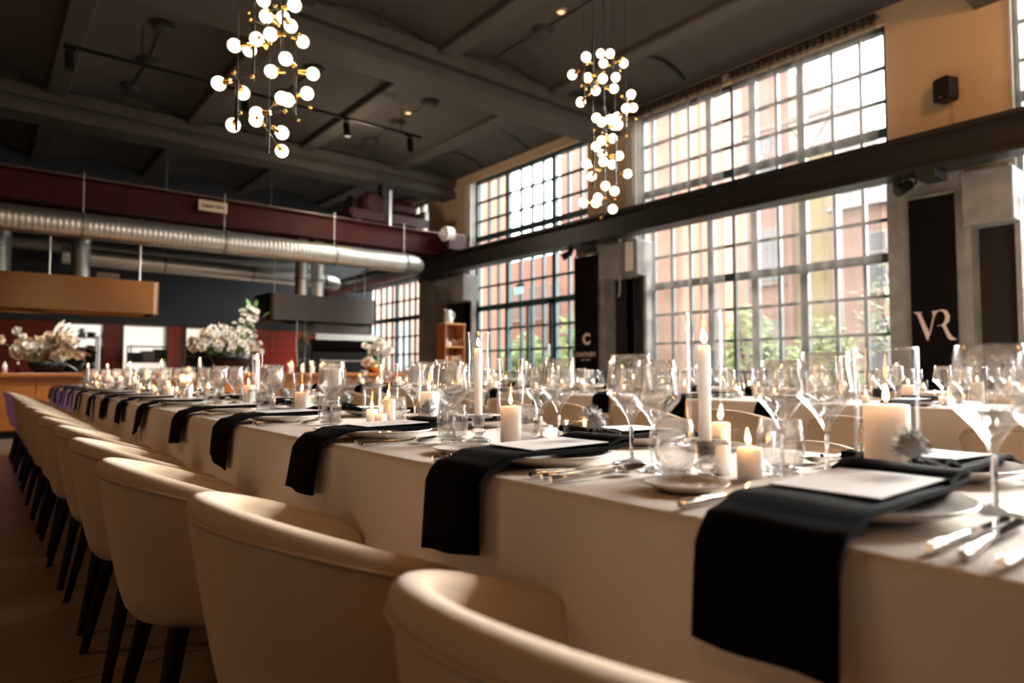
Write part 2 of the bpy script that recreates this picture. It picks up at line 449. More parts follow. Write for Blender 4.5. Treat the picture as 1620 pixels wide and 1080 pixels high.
# back wall with the kitchen openings: dark blue above, red tiles between the openings
wb = sempty('wall_back')
obj('wall_upper', MB().box(XL, 9.0, YB, YB+.25, 2.06, 6.0), NAVY, wb)
for a, b in ((-6.5, 1.30), (2.25, 2.58), (3.56, 3.92), (5.60, 9.0)):
    k = obj('tiled_wall', MB().box(a, b, YB+.02, YB+.25, 0, 2.06), JOINT, wb)
    for r in range(7 if a > -5 else 0):
        z0 = .62 + r*.205
        nx = max(1, int((b-a)/.2+.5)); wd = (b-a)/nx
        for c in range(nx):
            obj('tile', MB().box(a+c*wd+.004, a+(c+1)*wd-.004, YB+.004, YB+.03, z0+.004, z0+.2), TILE, k)
    if a < -5:
        for r in range(7):
            for c in range(8):
                obj('tile', MB().box(1.3-(c+1)*.2+.004, 1.3-c*.2-.004, YB+.004, YB+.03, .62+r*.205+.004, .62+r*.205+.2), TILE, k)
for a, b in ((1.30, 2.25), (2.58, 3.56), (3.92, 5.60)):
    obj('opening_frame', MB().box(a, a+.05, YB-.02, YB+.28, 0, 2.06).box(b-.05, b, YB-.02, YB+.28, 0, 2.06).box(a, b, YB-.02, YB+.28, 2.02, 2.07), INOX, wb)
obj('kitchen_wall', MB().box(XL, 9.0, 20.7, 20.9, 0, 3.0).box(.5, .6, YB+.25, 20.7, 0, 3).box(6.2, 6.3, YB+.25, 20.7, 0, 3), WHITE, wb)
obj('kitchen_ceiling', MB().box(.5, 6.3, YB+.25, 20.8, 2.75, 2.85), WHITE, wb)

# ================================================================== LARGE OBJECTS
# ---- banquet tables and their cloths
TABLES = {'front': (.67, 1.44, -1.15, 9.35), 'middle': (3.60, 4.37, -.9, 9.4), 'far': (6.35, 7.12, -.3, 9.2)}
WHERE = {'front': 'nearest long table', 'middle': 'middle long table', 'far': 'farthest long table by the windows'}
def cloth_mesh(x0, x1, y0, y1, seed):
    rr = random.Random(seed)
    ks = [(rr.uniform(2.2, 5.5), rr.uniform(0, 6.28), rr.uniform(.4, 1)) for _ in range(4)] + [(rr.uniform(9, 19), rr.uniform(0, 6.28), rr.uniform(.15, .35)) for _ in range(4)]
    fold = [(rr.uniform(y0, y1), rr.uniform(.015, .05), rr.uniform(.3, 1)) for _ in range(int((y1-y0)*2.2))]
    def out(y, side, h):      # h: 0 at the table edge, 1 at the hem
        w = sum(a*sin(k*y+p+side*2.1) for k, p, a in ks)*.012
        w += sum(a*.042*math.exp(-((y-c-side*.13-.06*h)/s)**2) for c, s, a in fold)
        return .004 + .022*h + w*h**.8
    zs = [.07, .16, .26, .36, .46, .55, .62, .67, .705, .727, .740, .747, .7495]
    N = int((y1-y0)/.028)
    def prof(y, side):
        pts = []
        for z in zs:
            h = (.75-z)/.68
            rd = 0 if z < .727 else {.727: .001, .740: .004, .747: .010, .7495: .018}[z]
            pts.append((out(y, side, h)-rd, z))
        return pts
    def fn(u, v):
        y = y0+(y1-y0)*u; j = round(v*(2*len(zs)+5))
        n = len(zs)
        if j < n: o, z = prof(y, 0)[j]; return (x0-o, y, z)
        if j < n+6:
            t = (j-n+.5)/6
            return (x0+.02+(x1-x0-.04)*t, y, .75+.0012*sin(5*y+7*t)*sin(3*y-4*t))
        o, z = prof(y, 1)[2*n+5-j]; return (x1+o, y, z)
    mb = MB().grid(fn, N, 2*len(zs)+6, flip=True)
    for ye, sg in ((y0, -1), (y1, 1)):      # the end drops
        def fe(u, v):
            x = x0+(x1-x0)*u; j = round(v*(len(zs)-1)); z = zs[j]; h = (.75-z)/.68
            w = sum(a*sin(k*x*2+p) for k, p, a in ks)*.010
            oa = prof(ye, 0)[j][0]; ob = prof(ye, 1)[j][0]
            xx = x0-oa+(x1-x0+oa+ob)*u
            return (xx, ye+sg*(.004+.022*h+w*h*sin(pi*u)), z)
        mb.grid(fe, 24, len(zs), flip=(sg > 0))
    return mb
for k, (nm, (x0, x1, y0, y1)) in enumerate(TABLES.items()):
    t = thing('banquet_table', 'trestle table hidden beneath the pale cloth of the '+WHERE[nm], 'table', ((x0+x1)/2, (y0+y1)/2, 0))
    w, l = (x1-x0)/2, (y1-y0)/2
    obj('tabletop', MB().box(-w+.01, w-.01, -l+.01, l-.01, .715, .7485), OAKL, t)
    for i in range(6):
        for s in (-1, 1):
            y = -l+.3+(2*l-.6)*i/5
            obj('leg', MB().cyl((s*(w-.1), y, 0), (s*(w-.1), y, .715), .02, n=8), BLACKM, t)
    c = obj('tablecloth', cloth_mesh(x0, x1, y0, y1, 5+k), CLOTH)
    tag(c, {'front': 'pale linen cloth falling in soft folds over the nearest long table',
            'middle': 'pale linen cloth on the middle long table behind the first chairs',
            'far': 'pale linen cloth on the long table beside the tall windows'}[nm], 'tablecloth')

# ---- tub chairs
def chair_shell():
    rx, ry, La, th = .272, .256, .132, .042
    cols = []
    ts = [-1, -.985, -.96, -.92] + [-.86+1.72*i/36 for i in range(37)] + [.92, .96, .985, 1]
    for t in ts:
        s = 1 if t > 0 else -1; a = abs(t)
        if a <= .68:
            ph = a/.68*pi/2; px, py = -rx*cos(ph), s*ry*sin(ph); nx, ny = -cos(ph), s*sin(ph)
        else:
            q = (a-.68)/.32; px, py = La*q, s*(ry-.012*q*q); nx, ny = 0, s
        k = (La-px)/(La+rx)
        zr = .585+.14*(k**.85)
        if a > .86: zr -= .055*((a-.86)/.14)**2.6
        col = []
        def at(off, z, sc):      # off: inward from the outer face; sc: plan scale
            x = (px-nx*off-.02)*sc+.02; y = (py-ny*off)*sc
            return (x, y, z)
        col.append(at(0, .352, .56)); col.append(at(0, .353, .66)); col.append(at(0, .362, .73)); col.append(at(0, .385, .785))
        for w in (.12, .28, .46, .64, .82):
            z = .385+(zr-.02-.385)*w
            col.append(at(0, z, .785+.215*(w**.78)))
        col += [at(0, zr-.018, 1), at(.003, zr-.007, 1), at(.012, zr-.0015, 1), at(th/2, zr, 1), at(th-.012, zr-.0015, 1), at(th-.003, zr-.007, 1), at(th, zr-.018, 1)]
        for w in (.75, .45, .15):
            z = .42+(zr-.02-.42)*w
            col.append(at(th+.004*(1-w), z, .82+.18*(w**.78)))
        cols.append(col)
    m = len(cols[0]); n = len(cols)
    mb = MB(); mb.add([p for c in cols for p in c], [(i*m+j, i*m+j+1, (i+1)*m+j+1, (i+1)*m+j) for i in range(n-1) for j in range(m-1)], True)
    mb.add(cols[0], [tuple(range(m-1, -1, -1))], True); mb.add(cols[-1], [tuple(range(m))], True)
    mb.add([c[0] for c in cols], [tuple(range(n-1, -1, -1))])
    rim = [c[8+1] for c in cols[3:-3]]
    return mb, [(x*1.004, y*1.004, z-.012) for x, y, z in rim]
def make_chair():
    t = thing('tub_chair', 'x', 'chair')
    sh, rim = chair_shell()
    s = obj('shell', sh, CHAIR, t)
    obj('piping', MB().tube(rim, .0028, 5), CHAIR, s)
    pts = []
    for i in range(28):
        a = 2*pi*i/28; c, d = cos(a), sin(a)
        pts.append((.012+.170*math.copysign(abs(c)**.8, c), .160*math.copysign(abs(d)**.9, d)))
    def pad(u, v):
        p = pts[round(u*28) % 28]; k, z = [(.9, .37), (1, .385), (1.02, .42), (1, .45), (.93, .466), (.6, .474), (.02, .477)][round(v*6)]
        return (p[0]*k-.01, p[1]*k, z)
    obj('seat', MB().grid(pad, 29, 7), CHAIR, t)
    for sx, sy in ((-1, -1), (-1, 1), (1, -1), (1, 1)):
        tx, bx = (-.125, -.195) if sx < 0 else (.13, .20)
        obj('leg', MB().cyl((tx, sy*.15, .36), (bx, sy*.215, 0), .0225, .0125, 10), BLACKW, t)
    return t
CHK = Kind(make_chair())
CY = [.48, 1.12] + [1.75+.63*i for i in range(12)]
rj = random.Random(3)
for i, y in enumerate(CY):
    x = {0: .568, 1: .537}.get(i, .497+rj.uniform(-.008, .008))
    CHK.put((x, y+rj.uniform(-.012, .012), 0), rj.uniform(-.03, .03),
            'beige velvet tub chair, %s from near end, aisle side of nearest long table' % ORD[i], 'chairs on the aisle side of the nearest table')
for i in range(14):
    y = .30+.64*i
    CHK.put((1.655+rj.uniform(-.02, .02), y, 0), pi+rj.uniform(-.08, .08), 'beige velvet tub chair, %s from near end, window side of nearest long table' % ORD[i], 'chairs on the window side of the nearest table')
for i in range(13):
    y = .75+.66*i
    CHK.put((3.375, y, 0), rj.uniform(-.08, .08), 'beige tub chair, %s from near end, aisle side of middle long table' % ORD[i], 'chairs on the aisle side of the middle table')
    CHK.put((4.595, y, 0), pi+rj.uniform(-.08, .08), 'beige tub chair, %s from near end, window side of middle long table' % ORD[i], 'chairs on the window side of the middle table')
for i in range(12):
    y = 1.2+.66*i
    CHK.put((6.13, y, 0), rj.uniform(-.06, .06), 'beige tub chair, %s from near end, before the table by the windows' % ORD[i], 'chairs before the table by the windows')

# ---- kitchen counter
ct = thing('kitchen_counter', 'long orange wood counter in front of the open kitchen', 'counter', (1.2, 11.9, 0))
obj('body', MB().box(-6.5, 5.35, -.36, .36, .10, .865), OAK, ct)
for k in range(10):
    obj('front_panel', MB().box(-6.5+1.19*k+.006, -6.5+1.19*(k+1)-.006, -.385, -.36, .12, .80), OAK, ct)
obj('worktop', MB().bbox(-6.55, 5.45, -.43, .43, .865, .915, .005), OAK, ct)
obj('plinth', MB().box(-6.5, 5.35, -.34, .34, 0, .10), BLACKW, ct)

# ---- extractor hoods
def rounded_rect(x0, x1, y0, y1, r, n=6):
    p = []
    for cx_, cy_, a0 in ((x1-r, y0+r, -pi/2), (x1-r, y1-r, 0), (x0+r, y1-r, pi/2), (x0+r, y0+r, pi)):
        for k in range(n+1):
            a = a0+k*pi/2/n; p.append((cx_+r*cos(a), cy_+r*sin(a)))
    return p
def hood(name, label, loc, x0, x1, dy, h, r, m, lampm):
    t = thing(name, label, 'extractor hood', loc)
    o = rounded_rect(x0, x1, 0, dy, r); q = rounded_rect(x0+.03, x1-.03, .03, dy-.03, max(r-.03, .005)); n = len(o)
    mb = MB()
    rows = [(o, .02), (o, h), (q, h), (q, h-.03)]
    vs = [(x, y, z) for P_, z in rows for x, y in P_]
    mb.add(vs, [(k*n+i, k*n+(i+1) % n, (k+1)*n+(i+1) % n, (k+1)*n+i) for k in range(3) for i in range(n)])
    mb.add([(x, y, h-.03) for x, y in q], [tuple(range(n))])
    mb.add([(x, y, .12) for x, y in q], [tuple(range(n-1, -1, -1))])
    mb.add([(x, y, z) for P_, z in ((o, .02), (q, .12)) for x, y in P_], [(i, n+i, n+(i+1) % n, (i+1) % n) for i in range(n)])
    obj('canopy', mb, m, t)
    tr = MB(); o2 = rounded_rect(x0-.008, x1+.008, -.008, dy+.008, r+.008); tr.add([(x, y, z) for P_, z in ((o2, 0), (o2, .03), (o, .03), (o, 0)) for x, y in P_],
        [(k*n+i, k*n+(i+1) % n, ((k+1) % 4)*n+(i+1) % n, ((k+1) % 4)*n+i) for k in range(4) for i in range(n)])
    obj('lower_rim', tr, m, t)
    for k in range(int((x1-x0)/.55)):
        obj('grease_filter', MB().box(x0+.1+k*.55, x0+.58+k*.55, .1, dy-.1, .085, .115), INOX, t)
    for k in range(2):
        xx = x0+(x1-x0)*(.3+.4*k)
        obj('hood_lamp', MB().box(xx-.25, xx+.25, .12, .2, .06, .08), lampm, t)
    return t
LAMPW = emit('warm_hood_lamp', (1, .62, .22), 3.0)
hood('warm_toned_hood', 'wide steel extractor hood with warm reflections in its colour, above the counter at left', (0, 12.3, 1.90), -3.6, 2.36, 1.1, .54, .10, INOXW, LAMPW)
hood('steel_hood', 'boxy brushed steel extractor hood hanging above the oven', (0, 13.5, 2.01), 4.57, 7.03, 1.05, .55, .12, INOX, LAMPW)

# ---- ventilation ducts: spiral seamed tube built in sections
def duct(name, label, sections, r, m, step=.075, hang=(), top=5.6):
    t = thing(name, label, 'ventilation duct', sections[0][0])
    org = Vector(sections[0][0])
    for a, b in sections:
        a, b = Vector(a)-org, Vector(b)-org; L = (b-a).length; d = (b-a)/L
        n = max(1, int(L/step)); pts = []; rs = []
        for i in range(n):
            for f, k in ((0, 1), (.72, 1), (.80, 1.008), (.94, 1.008)):
                pts.append(a+d*((i+f)*L/n)); rs.append(r*k)
        pts.append(b); rs.append(r)
        obj('duct_section', MB().tube(pts, rs, 20), m, t)
        obj('clamp_band', MB().tube([b-d*.035, b+d*.005], r*1.035, 20), STEELD, t)
    for p in hang:
        q = Vector(p)-org
        obj('hanger_rod', MB().cyl(q, (q.x, q.y, top-org.z), .006, n=6), STEEL, t)
    return t
def elbow(parent, pts, r, m):
    org = Vector(parent.location)
    obj('elbow', MB().tube([Vector(p)-org for p in pts], r, 20), m, parent)
xs = [-6.4, -4.4, -2.4, -.6, 1.3, 3.55, 5.75, 7.42]
d = duct('main_duct', 'large round spiral steel duct running across the kitchen', [((a*.942, 12.25, 3.21+.006*i), (b*.942, 12.25, 3.216+.006*i)) for i, (a, b) in enumerate(zip(xs, xs[1:]))], .2025, STEEL,
         hang=[(x*.942, 12.25, 3.42) for x in xs[2:]], top=4.10)
elbow(d, [(6.99, 12.25, 3.255), (7.19, 12.28, 3.255), (7.35, 12.40, 3.25), (7.42, 12.6, 3.24), (7.42, 12.85, 3.23)], .2, STEELD)
d = duct('return_duct', 'grey return duct running back from the end of the main duct', [((7.42, 12.87, 3.23), (7.4, 15.0, 3.2)), ((7.4, 15.0, 3.2), (7.4, 17.4, 3.18))], .19, STEELD, hang=[(7.4, 15.0, 3.39)])
d = duct('rear_duct', 'pale round duct behind the main duct, level with its underside', [((1.2, 15.3, 3.20), (3.0, 15.3, 3.18)), ((3.0, 15.3, 3.18), (4.8, 15.3, 3.16)), ((4.8, 15.3, 3.16), (6.52, 15.3, 3.14))], .17, STEEL, hang=[(3.0, 15.3, 3.35), (5.2, 15.3, 3.3)])
elbow(d, [(6.52, 15.3, 3.14), (6.74, 15.34, 3.13), (6.86, 15.5, 3.12), (6.88, 15.8, 3.12)], .17, STEELD)
d = duct('upper_rear_duct', 'dull flat duct high behind the main duct', [((-5, 16.4, 3.56), (-1, 16.4, 3.56)), ((-1, 16.4, 3.56), (3, 16.4, 3.56)), ((3, 16.4, 3.56), (6.9, 16.4, 3.56))], .16, STEELD)
for x, y, lab, z0, r in ((1.27, 12.85, 'brownish vertical duct rising from the warm toned hood', 2.40, .135), (.22, 13.2, 'greyish vertical duct at the left edge above the warm toned hood', 2.40, .15),
                   (5.42, 13.95, 'left of the two short ducts rising from the steel hood', 2.52, .135), (5.78, 13.95, 'right of the two short ducts rising from the steel hood', 2.52, .135)):
    t = duct('vertical_duct', lab, [((x, y, z0), (x, y, z0+.45)), ((x, y, z0+.45), (x, y, 3.3 if y < 13.5 else 3.9))], r, STEEL if y > 13.5 else STEELD)
for hx, hy in ((.82, 12.36), (2.05, 12.36), (2.2, 13.2)):
    o = obj('hanging_rod', MB().cyl((hx, hy, 2.42), (hx, hy, 3.08 if hy < 13 else 3.66), .012, n=8).cyl((hx, hy, 2.40), (hx, hy, 2.45), .03, n=8), STEEL)
    tag(o, {.82: 'thin steel rod holding the middle of the warm toned hood', 2.05: 'front steel rod at the right end of the warm toned hood', 2.2: 'rear steel rod at the right end of the warm toned hood'}[hx], 'rod')
for hx, hy in ((4.72, 13.6), (6.75, 13.6), (6.9, 14.4)):
    o = obj('hanging_rod', MB().cyl((hx, hy, 2.53), (hx, hy, 3.66), .010, n=8).cyl((hx, hy, 2.51), (hx, hy, 2.56), .03, n=8), STEEL)
    tag(o, {4.72: 'thin steel rod at the left end of the steel hood', 6.75: 'front steel rod at the right end of the steel hood', 6.9: 'rear steel rod at the right end of the steel hood'}[hx], 'rod')

# ---- overhead crane
cr = thing('overhead_crane', 'old dark red overhead crane bridge spanning the hall', 'crane', (0, 12.7, 3.62))
g = obj('girder', MB().box(-6.4, 8.1, -.03, .03, .04, .44), RED, cr)
obj('girder_flange', MB().box(-6.4, 8.1, -.14, .14, .44, .475).box(-6.4, 8.1, -.12, .12, .0, .04), RED, g)
g2 = obj('girder', MB().box(-6.4, 8.1, 1.17, 1.23, .04, .44), RED, cr)
obj('girder_flange', MB().box(-6.4, 8.1, 1.06, 1.34, .44, .475).box(-6.4, 8.1, 1.08, 1.32, 0, .04), RED, g2)
obj('crane_track', MB().box(-6.4, 8.1, -.03, .03, .475, .51).box(-6.4, 8.1, 1.17, 1.23, .475, .51), STEELD, cr)
e = obj('end_carriage', MB().bbox(8.05, 8.55, -.55, 1.75, .06, .42, .03), MAROON, cr)
for y in (-.3, 1.5):
    obj('wheel', MB().cyl((8.33, y, .22), (8.47, y, .22), .19, n=20), STEELD, e)
    obj('wheel_guard', MB().tube([(8.4, y+.23*cos(a), .22+.23*sin(a)) for a in [k*pi/8 for k in range(9)]], .03, 6), MAROON, e)
obj('gear_cover', MB().cyl((8.0, -.45, .40), (8.2, -.45, .40), .17, n=18).cyl((7.9, -.45, .40), (8.0, -.45, .40), .08, n=12), WHITE, e)
tr = thing('crane_trolley', 'maroon winch trolley with motor and drum on the crane bridge', 'winch', (6.85, 12.7, 4.13))
obj('chassis', MB().bbox(-.95, .95, -.1, 1.3, .09, .24, .02).box(-.9, .9, -.14, -.1, .02, .20), MAROON, tr)
for sx in (-.7, .7):
    for y in (0, 1.2): obj('wheel', MB().cyl((sx, y-.05, .105), (sx, y+.05, .105), .105, n=16), STEELD, tr)
mo = obj('motor', MB().cyl((.12, .25, .44), (.66, .25, .44), .20, n=20).cyl((.66, .25, .44), (.75, .25, .44), .16, n=20), MAROON, tr)
for k in range(7): obj('cooling_fin', MB().cyl((.17+k*.07, .25, .44), (.195+k*.07, .25, .44), .215, n=20), MAROON, mo)
obj('motor_foot', MB().box(.15, .6, .1, .4, .22, .30), MAROON, mo)
obj('drum', MB().cyl((-.62, .6, .42), (.1, .6, .42), .17, n=20).cyl((-.66, .6, .42), (-.62, .6, .42), .23, n=20).cyl((.08, .6, .42), (.12, .6, .42), .23, n=20), DSTEEL, tr)
obj('gearbox', MB().bbox(-.55, -.05, .05, .42, .24, .62, .05).cyl((-.32, .0, .43), (-.32, .06, .43), .2, n=18).sphere((-.3, .2, .62), .2, 12, 6, (1, .8, .5)), MAROON, tr)
obj('control_post', MB().box(-.06, .10, .1, .24, .24, .95).box(-.12, .16, .06, .28, .62, .90), DSTEEL, tr)
obj('cable_arm', MB().tube([(-.05, .15, .93), (-.35, .12, .90), (-.6, .1, .72)], .022, 6).tube([(.1, .15, .9), (.5, .1, .86), (.75, .1, .80)], .02, 6), DSTEEL, tr)
obj('side_plate', MB().bbox(.86, .98, -.1, .5, .2, .42, .02), STEELD, tr)
o = obj('hoist_post', MB().box(6.78, 6.84, 12.53, 12.56, 4.08, 4.85), STEEL); tag(o, 'pale upright post standing before the crane winch', 'post')
hk = thing('hoist_hook', 'brass coloured hook block hanging under the crane bridge', 'hook', (6.6, 13.3, 3.45))
obj('block', MB().bbox(-.16, .16, -.08, .08, -.1, .12, .02).cyl((-.1, -.09, .0), (-.1, .09, .0), .09).cyl((.1, -.09, 0), (.1, .09, 0), .09), mat('hook_paint', (.22, .14, .05), .5), hk)
obj('hook', MB().tube([(0, 0, -.1), (0, 0, -.18), (.06, 0, -.24), (.02, 0, -.31), (-.06, 0, -.28)], .022, 8), DSTEEL, hk)
obj('rope', MB().cyl((-.1, 0, .1), (-.1, 0, .75), .008, n=6).cyl((.1, 0, .1), (.1, 0, .75), .008, n=6), STEELD, hk)
sg = thing('load_sign', 'cream load limit sign on the dark red crane girder', 'sign', (3.225, 12.55, 3.92))
obj('plate', MB().box(-.245, .245, -.012, .004, -.095, .095), mat('sign_cream', (.72, .58, .40), .5), sg)
def text(s, size, m, parent, loc, rot, bold=0.0, name='lettering', sx=1.0, align='CENTER'):
    c = bpy.data.curves.new(name, 'FONT'); c.body = s; c.size = size; c.align_x = align; c.align_y = 'CENTER'; c.extrude = .001; c.offset = bold
    c.materials.append(m)
    tmp = bpy.data.objects.new(name, c); COL.objects.link(tmp)
    me = bpy.data.meshes.new_from_object(tmp); bpy.data.objects.remove(tmp)
    me.materials.clear(); me.materials.append(m)
    o = obj(name, me, None, parent, loc, rot); o.scale = (sx, 1, 1)
    return o
text('Tragkraft 5.000 kg', .088, BLACKW, sg, (0, -.014, 0), (pi/2, 0, 0), .0015, sx=.62)

# ---- oven below the steel hood
ov = thing('deck_oven', 'black deck oven with steel handles beneath the steel hood', 'oven', (6.35, 14.2, 0))
obj('body', MB().bbox(-.72, .72, -.35, .5, 0, 1.40, .02), BLACKM, ov)
obj('visor', MB().extrude([(-.62, 1.62), (-.36, 1.40), (.5, 1.40), (.5, 1.66), (-.62, 1.66)], lambda u, v: Vector((-.74, u, v)), (1.48, 0, 0)), BLACKM, ov)
obj('visor_trim', MB().box(-.75, .75, -.66, -.60, 1.63, 1.76), STEEL, ov)
obj('upper_panel', MB().box(-.66, .66, -.30, .4, 1.74, 2.0), INOX, ov)
for k, z in enumerate((.28, .62, .96)):
    dd = obj('deck_door', MB().bbox(-.64, .64, -.40, -.35, z, z+.27, .01), BLACKM, ov)
    obj('handle', MB().cyl((-.55, -.45, z+.22), (.55, -.45, z+.22), .016, n=8).box(-.5, -.46, -.45, -.4, z+.21, z+.23).box(.46, .5, -.45, -.4, z+.21, z+.23), STEEL, dd)
    obj('control_knob', MB().cyl((-.66, -.38, z+.12), (-.66, -.35, z+.12), .03, n=10), INOX, dd)
o = obj('ladle', MB().tube([(5.25, 13.7, 2.12), (5.24, 13.7, 1.5), (5.27, 13.7, 1.05)], .012, 8), STEEL); tag(o, 'thin pale steel tube hanging under the steel hood', 'tube')
lt = thing('heat_lamp', 'grey bell shaped heat lamp hanging left of the black oven', 'lamp', (5.48, 13.85, 1.6))
obj('shade', MB().lathe([(.02, .2), (.05, .17), (.12, .0), (.13, -.1), (.11, -.1), (.10, 0), (.04, .15), (.0, .16)], 16), STEELD, lt)
obj('pipe', MB().cyl((0, 0, .18), (0, 0, .42), .012, n=6).cyl((0, 0, -.1), (0, 0, -.75), .02, n=8), STEELD, lt)
o = obj('wall_box', MB().bbox(1.55, 1.9, 13.3, 13.45, 2.38, 2.66, .01), mat('box_brown', (.25, .17, .13), .6)); tag(o, 'small brown box standing on the warm toned hood beside the duct', 'box')

# ---- shelves seen through the kitchen openings
def rack(label, x0, x1, y, zs, kinds, seed):
    t = thing('storage_rack', label, 'rack', ((x0+x1)/2, y, 0)); w = (x1-x0)/2
    for sx in (-1, 1):
        for dy in (0, .4): obj('post', MB().box(sx*w-.015, sx*w+.015, dy-.015, dy+.015, 0, zs[-1]+.05), INOX, t)
    for z in zs: obj('shelf', MB().box(-w, w, -.01, .42, z-.02, z), INOX, t)
    obj('back_panel', MB().box(-w, w, .44, .46, .4, 1.62 if kinds else 1.5), mat('rack_dark_sheet', (.05, .035, .025), .7), t)  # dark sheet added to darken the bright opening behind the rack
    return t
rack('steel rack of dark pots in the left kitchen opening', 1.36, 2.2, 18.2, (.5, .95, 1.4, 1.75), 0, 1)
rk = random.Random(5); n = 0
for z in (.95, 1.4, 1.75):
    for k in range(4):
        x = 1.48+k*.2
        p = thing('cooking_pot', 'dark pot, %s from the left on the %s shelf of the steel rack' % (ORD[k], {.95: 'lowest', 1.4: 'middle', 1.75: 'top'}[z]), 'pot', (x, 18.4, z), 0, 'pots in the left kitchen opening')
        h = rk.uniform(.12, .22)
        obj('pan', MB().lathe([(0, 0), (.085, 0), (.088, .01), (.088, h), (.08, h), (.08, .015), (0, .012)], 14), DSTEEL if k % 2 else STEELD, p)
        obj('handle', MB().tube([(-.088, 0, h*.7), (-.115, 0, h*.75), (-.115, 0, h*.85), (-.088, 0, h*.9)], .007, 6).tube([(.088, 0, h*.7), (.115, 0, h*.75), (.115, 0, h*.85), (.088, 0, h*.9)], .007, 6), STEELD, p)
rack('dark rack of bottles in the right kitchen opening behind the flowers', 3.98, 5.54, 18.3, (.5, .95, 1.35, 1.7), 1, 2)
for z in (.95, 1.35):
    for k in range(10):
        x = 4.1+k*.15
        b = obj('bottle', MB().lathe([(0, 0), (.035, 0), (.036, .15), (.015, .2), (.014, .26), (0, .26)], 10), (mat('bottle_amber', (.10, .05, .02), .15), mat('bottle_green', (.02, .05, .03), .15), WHITE)[rk.randrange(3)], None, (x, 18.45, z))
        tag(b, 'bottle, %s from the left on the %s shelf of the right kitchen rack' % (ORD[k], 'lower' if z < 1 else 'upper'), 'bottle', 'bottles in the right kitchen opening')
tl = thing('serving_trolley', 'wheeled steel trolley before the bright white kitchen opening', 'trolley', (2.95, 16.6, 0))
for sx in (-.36, .36):
    for sy in (-.2, .2): obj('post', MB().cyl((sx, sy, .08), (sx, sy, 1.52), .014, n=8), INOX, tl)
for z in (.3, .75, 1.15, 1.5): obj('shelf', MB().box(-.37, .37, -.21, .21, z-.012, z+.012), INOX, tl)
for sx in (-.36, .36):
    for sy in (-.2, .2): obj('caster', MB().cyl((sx-.015, sy, .04), (sx+.015, sy, .04), .04, n=10), BLACKM, tl)
for k in range(3):
    p = obj('tray_stack', MB().bbox(-.13, .13, -.15, .15, 0, .2+.04*k, .01), (BLACKM, INOX, BLACKM)[k], None, (2.7+.25*k, 16.6, 1.162))
    tag(p, ('dark', 'steel', 'taller dark')[k]+' stack of trays on the wheeled steel trolley', 'trays')

# ---- honey wood shelf and white jug in the niche of the far column
bs = thing('wooden_shelf', 'honey wood shelf unit of jars standing against the far column', 'shelf', (8.35, 12.47, 0))
obj('side', MB().box(-.27, -.245, -.17, .17, 0, 2.02), OAK, bs); obj('side', MB().box(.245, .27, -.17, .17, 0, 2.02), OAKL, bs)
obj('back_panel', MB().box(-.245, .245, .15, .17, .05, 2.0), OAK, bs); obj('top', MB().box(-.28, .28, -.18, .18, 2.0, 2.035), OAKL, bs)
for z in (.3, .72, 1.14, 1.50): obj('shelf', MB().box(-.245, .245, -.16, .15, z-.014, z+.014), OAKL, bs)
rs = random.Random(2)
for li, z in enumerate((.72, 1.14, 1.50)):
    for k in range(5):
        h = rs.uniform(.10, .17)
        j = thing('jar', '%s jar from the left on the %s shelf of the honey wood unit' % (ORD[k], ('lower', 'middle', 'upper')[li]), 'jar', (8.17+.09*k, 12.40, z+.014), 0, 'jars on the wooden shelf')
        obj('body', MB().lathe([(0, 0), (.037, 0), (.040, .01), (.040, h*.8), (.030, h*.9), (0, h*.9)], 10), (WHITE, OAK, CREAM)[rs.randrange(3)], j)
        obj('lid', MB().cyl((0, 0, h*.9), (0, 0, h), .032, n=10), (WHITE, BRASS)[k % 2], j)
jg = thing('jug', 'white enamel jug standing on top of the honey wood shelf', 'jug', (8.26, 12.45, 2.035))
obj('body', MB().lathe([(0, 0), (.10, 0), (.105, .02), (.10, .15), (.075, .25), (.082, .30), (.076, .30), (.07, .25), (.09, .15), (0, .02)], 18), WHITE, jg)
obj('handle', MB().tube([(.08, 0, .26), (.15, 0, .25), (.165, 0, .18), (.13, 0, .1), (.098, 0, .07)], .012, 8), WHITE, jg)
obj('spout', MB().extrude([(-.07, .22), (-.12, .32), (-.07, .305)], lambda u, v: Vector((u, -.02, v)), (0, .04, 0)), WHITE, jg)
pi_ = thing('exit_sign', 'small pale green exit sign hanging before the middle window', 'sign', (8.3, 10.0, 2.55))
obj('panel', MB().box(-.015, .015, -.13, .13, -.07, .07), emit('exit_green', (.55, .95, .85), .9), pi_)
obj('hanger', MB().box(-.02, .02, -.16, .05, .07, .12).cyl((0, 0, .12), (0, 0, .68), .006, n=6), DSTEEL, pi_)

# ---- banners
def banner(label, y0, y1, z0, z1):
    t = thing('hanging_banner', label, 'banner', (8.56, (y0+y1)/2, z0)); w = (y1-y0)/2; h = z1-z0
    obj('fabric', MB().grid(lambda u, v: (.006*sin(6*u), -w+2*w*u, h*v), 9, 12), BANNER, t)
    obj('top_bar', MB().box(-.012, .012, -w-.01, w+.01, h-.015, h+.015), STEELD, t)
    obj('bottom_bar', MB().box(-.012, .012, -w-.01, w+.01, -.015, .015), DSTEEL, t)
    return t
b2 = banner('tall black banner with the pale letters VR on the right column', 2.56, 3.04, .35, 2.98)
def vr(u, v):      # print units: 1000 across, 530 high
    return Vector((-.012, .21-u/1000*.43, .94+(v)/530*.34))
V1 = [(0, 520), (0, 530), (200, 530), (200, 522), (168, 512), (383, 118), (328, 0), (305, 22), (90, 470), (55, 510)]
V2 = [(372, 122), (392, 112), (500, 425), (560, 505), (630, 535), (435, 530), (435, 522), (462, 505), (468, 440)]
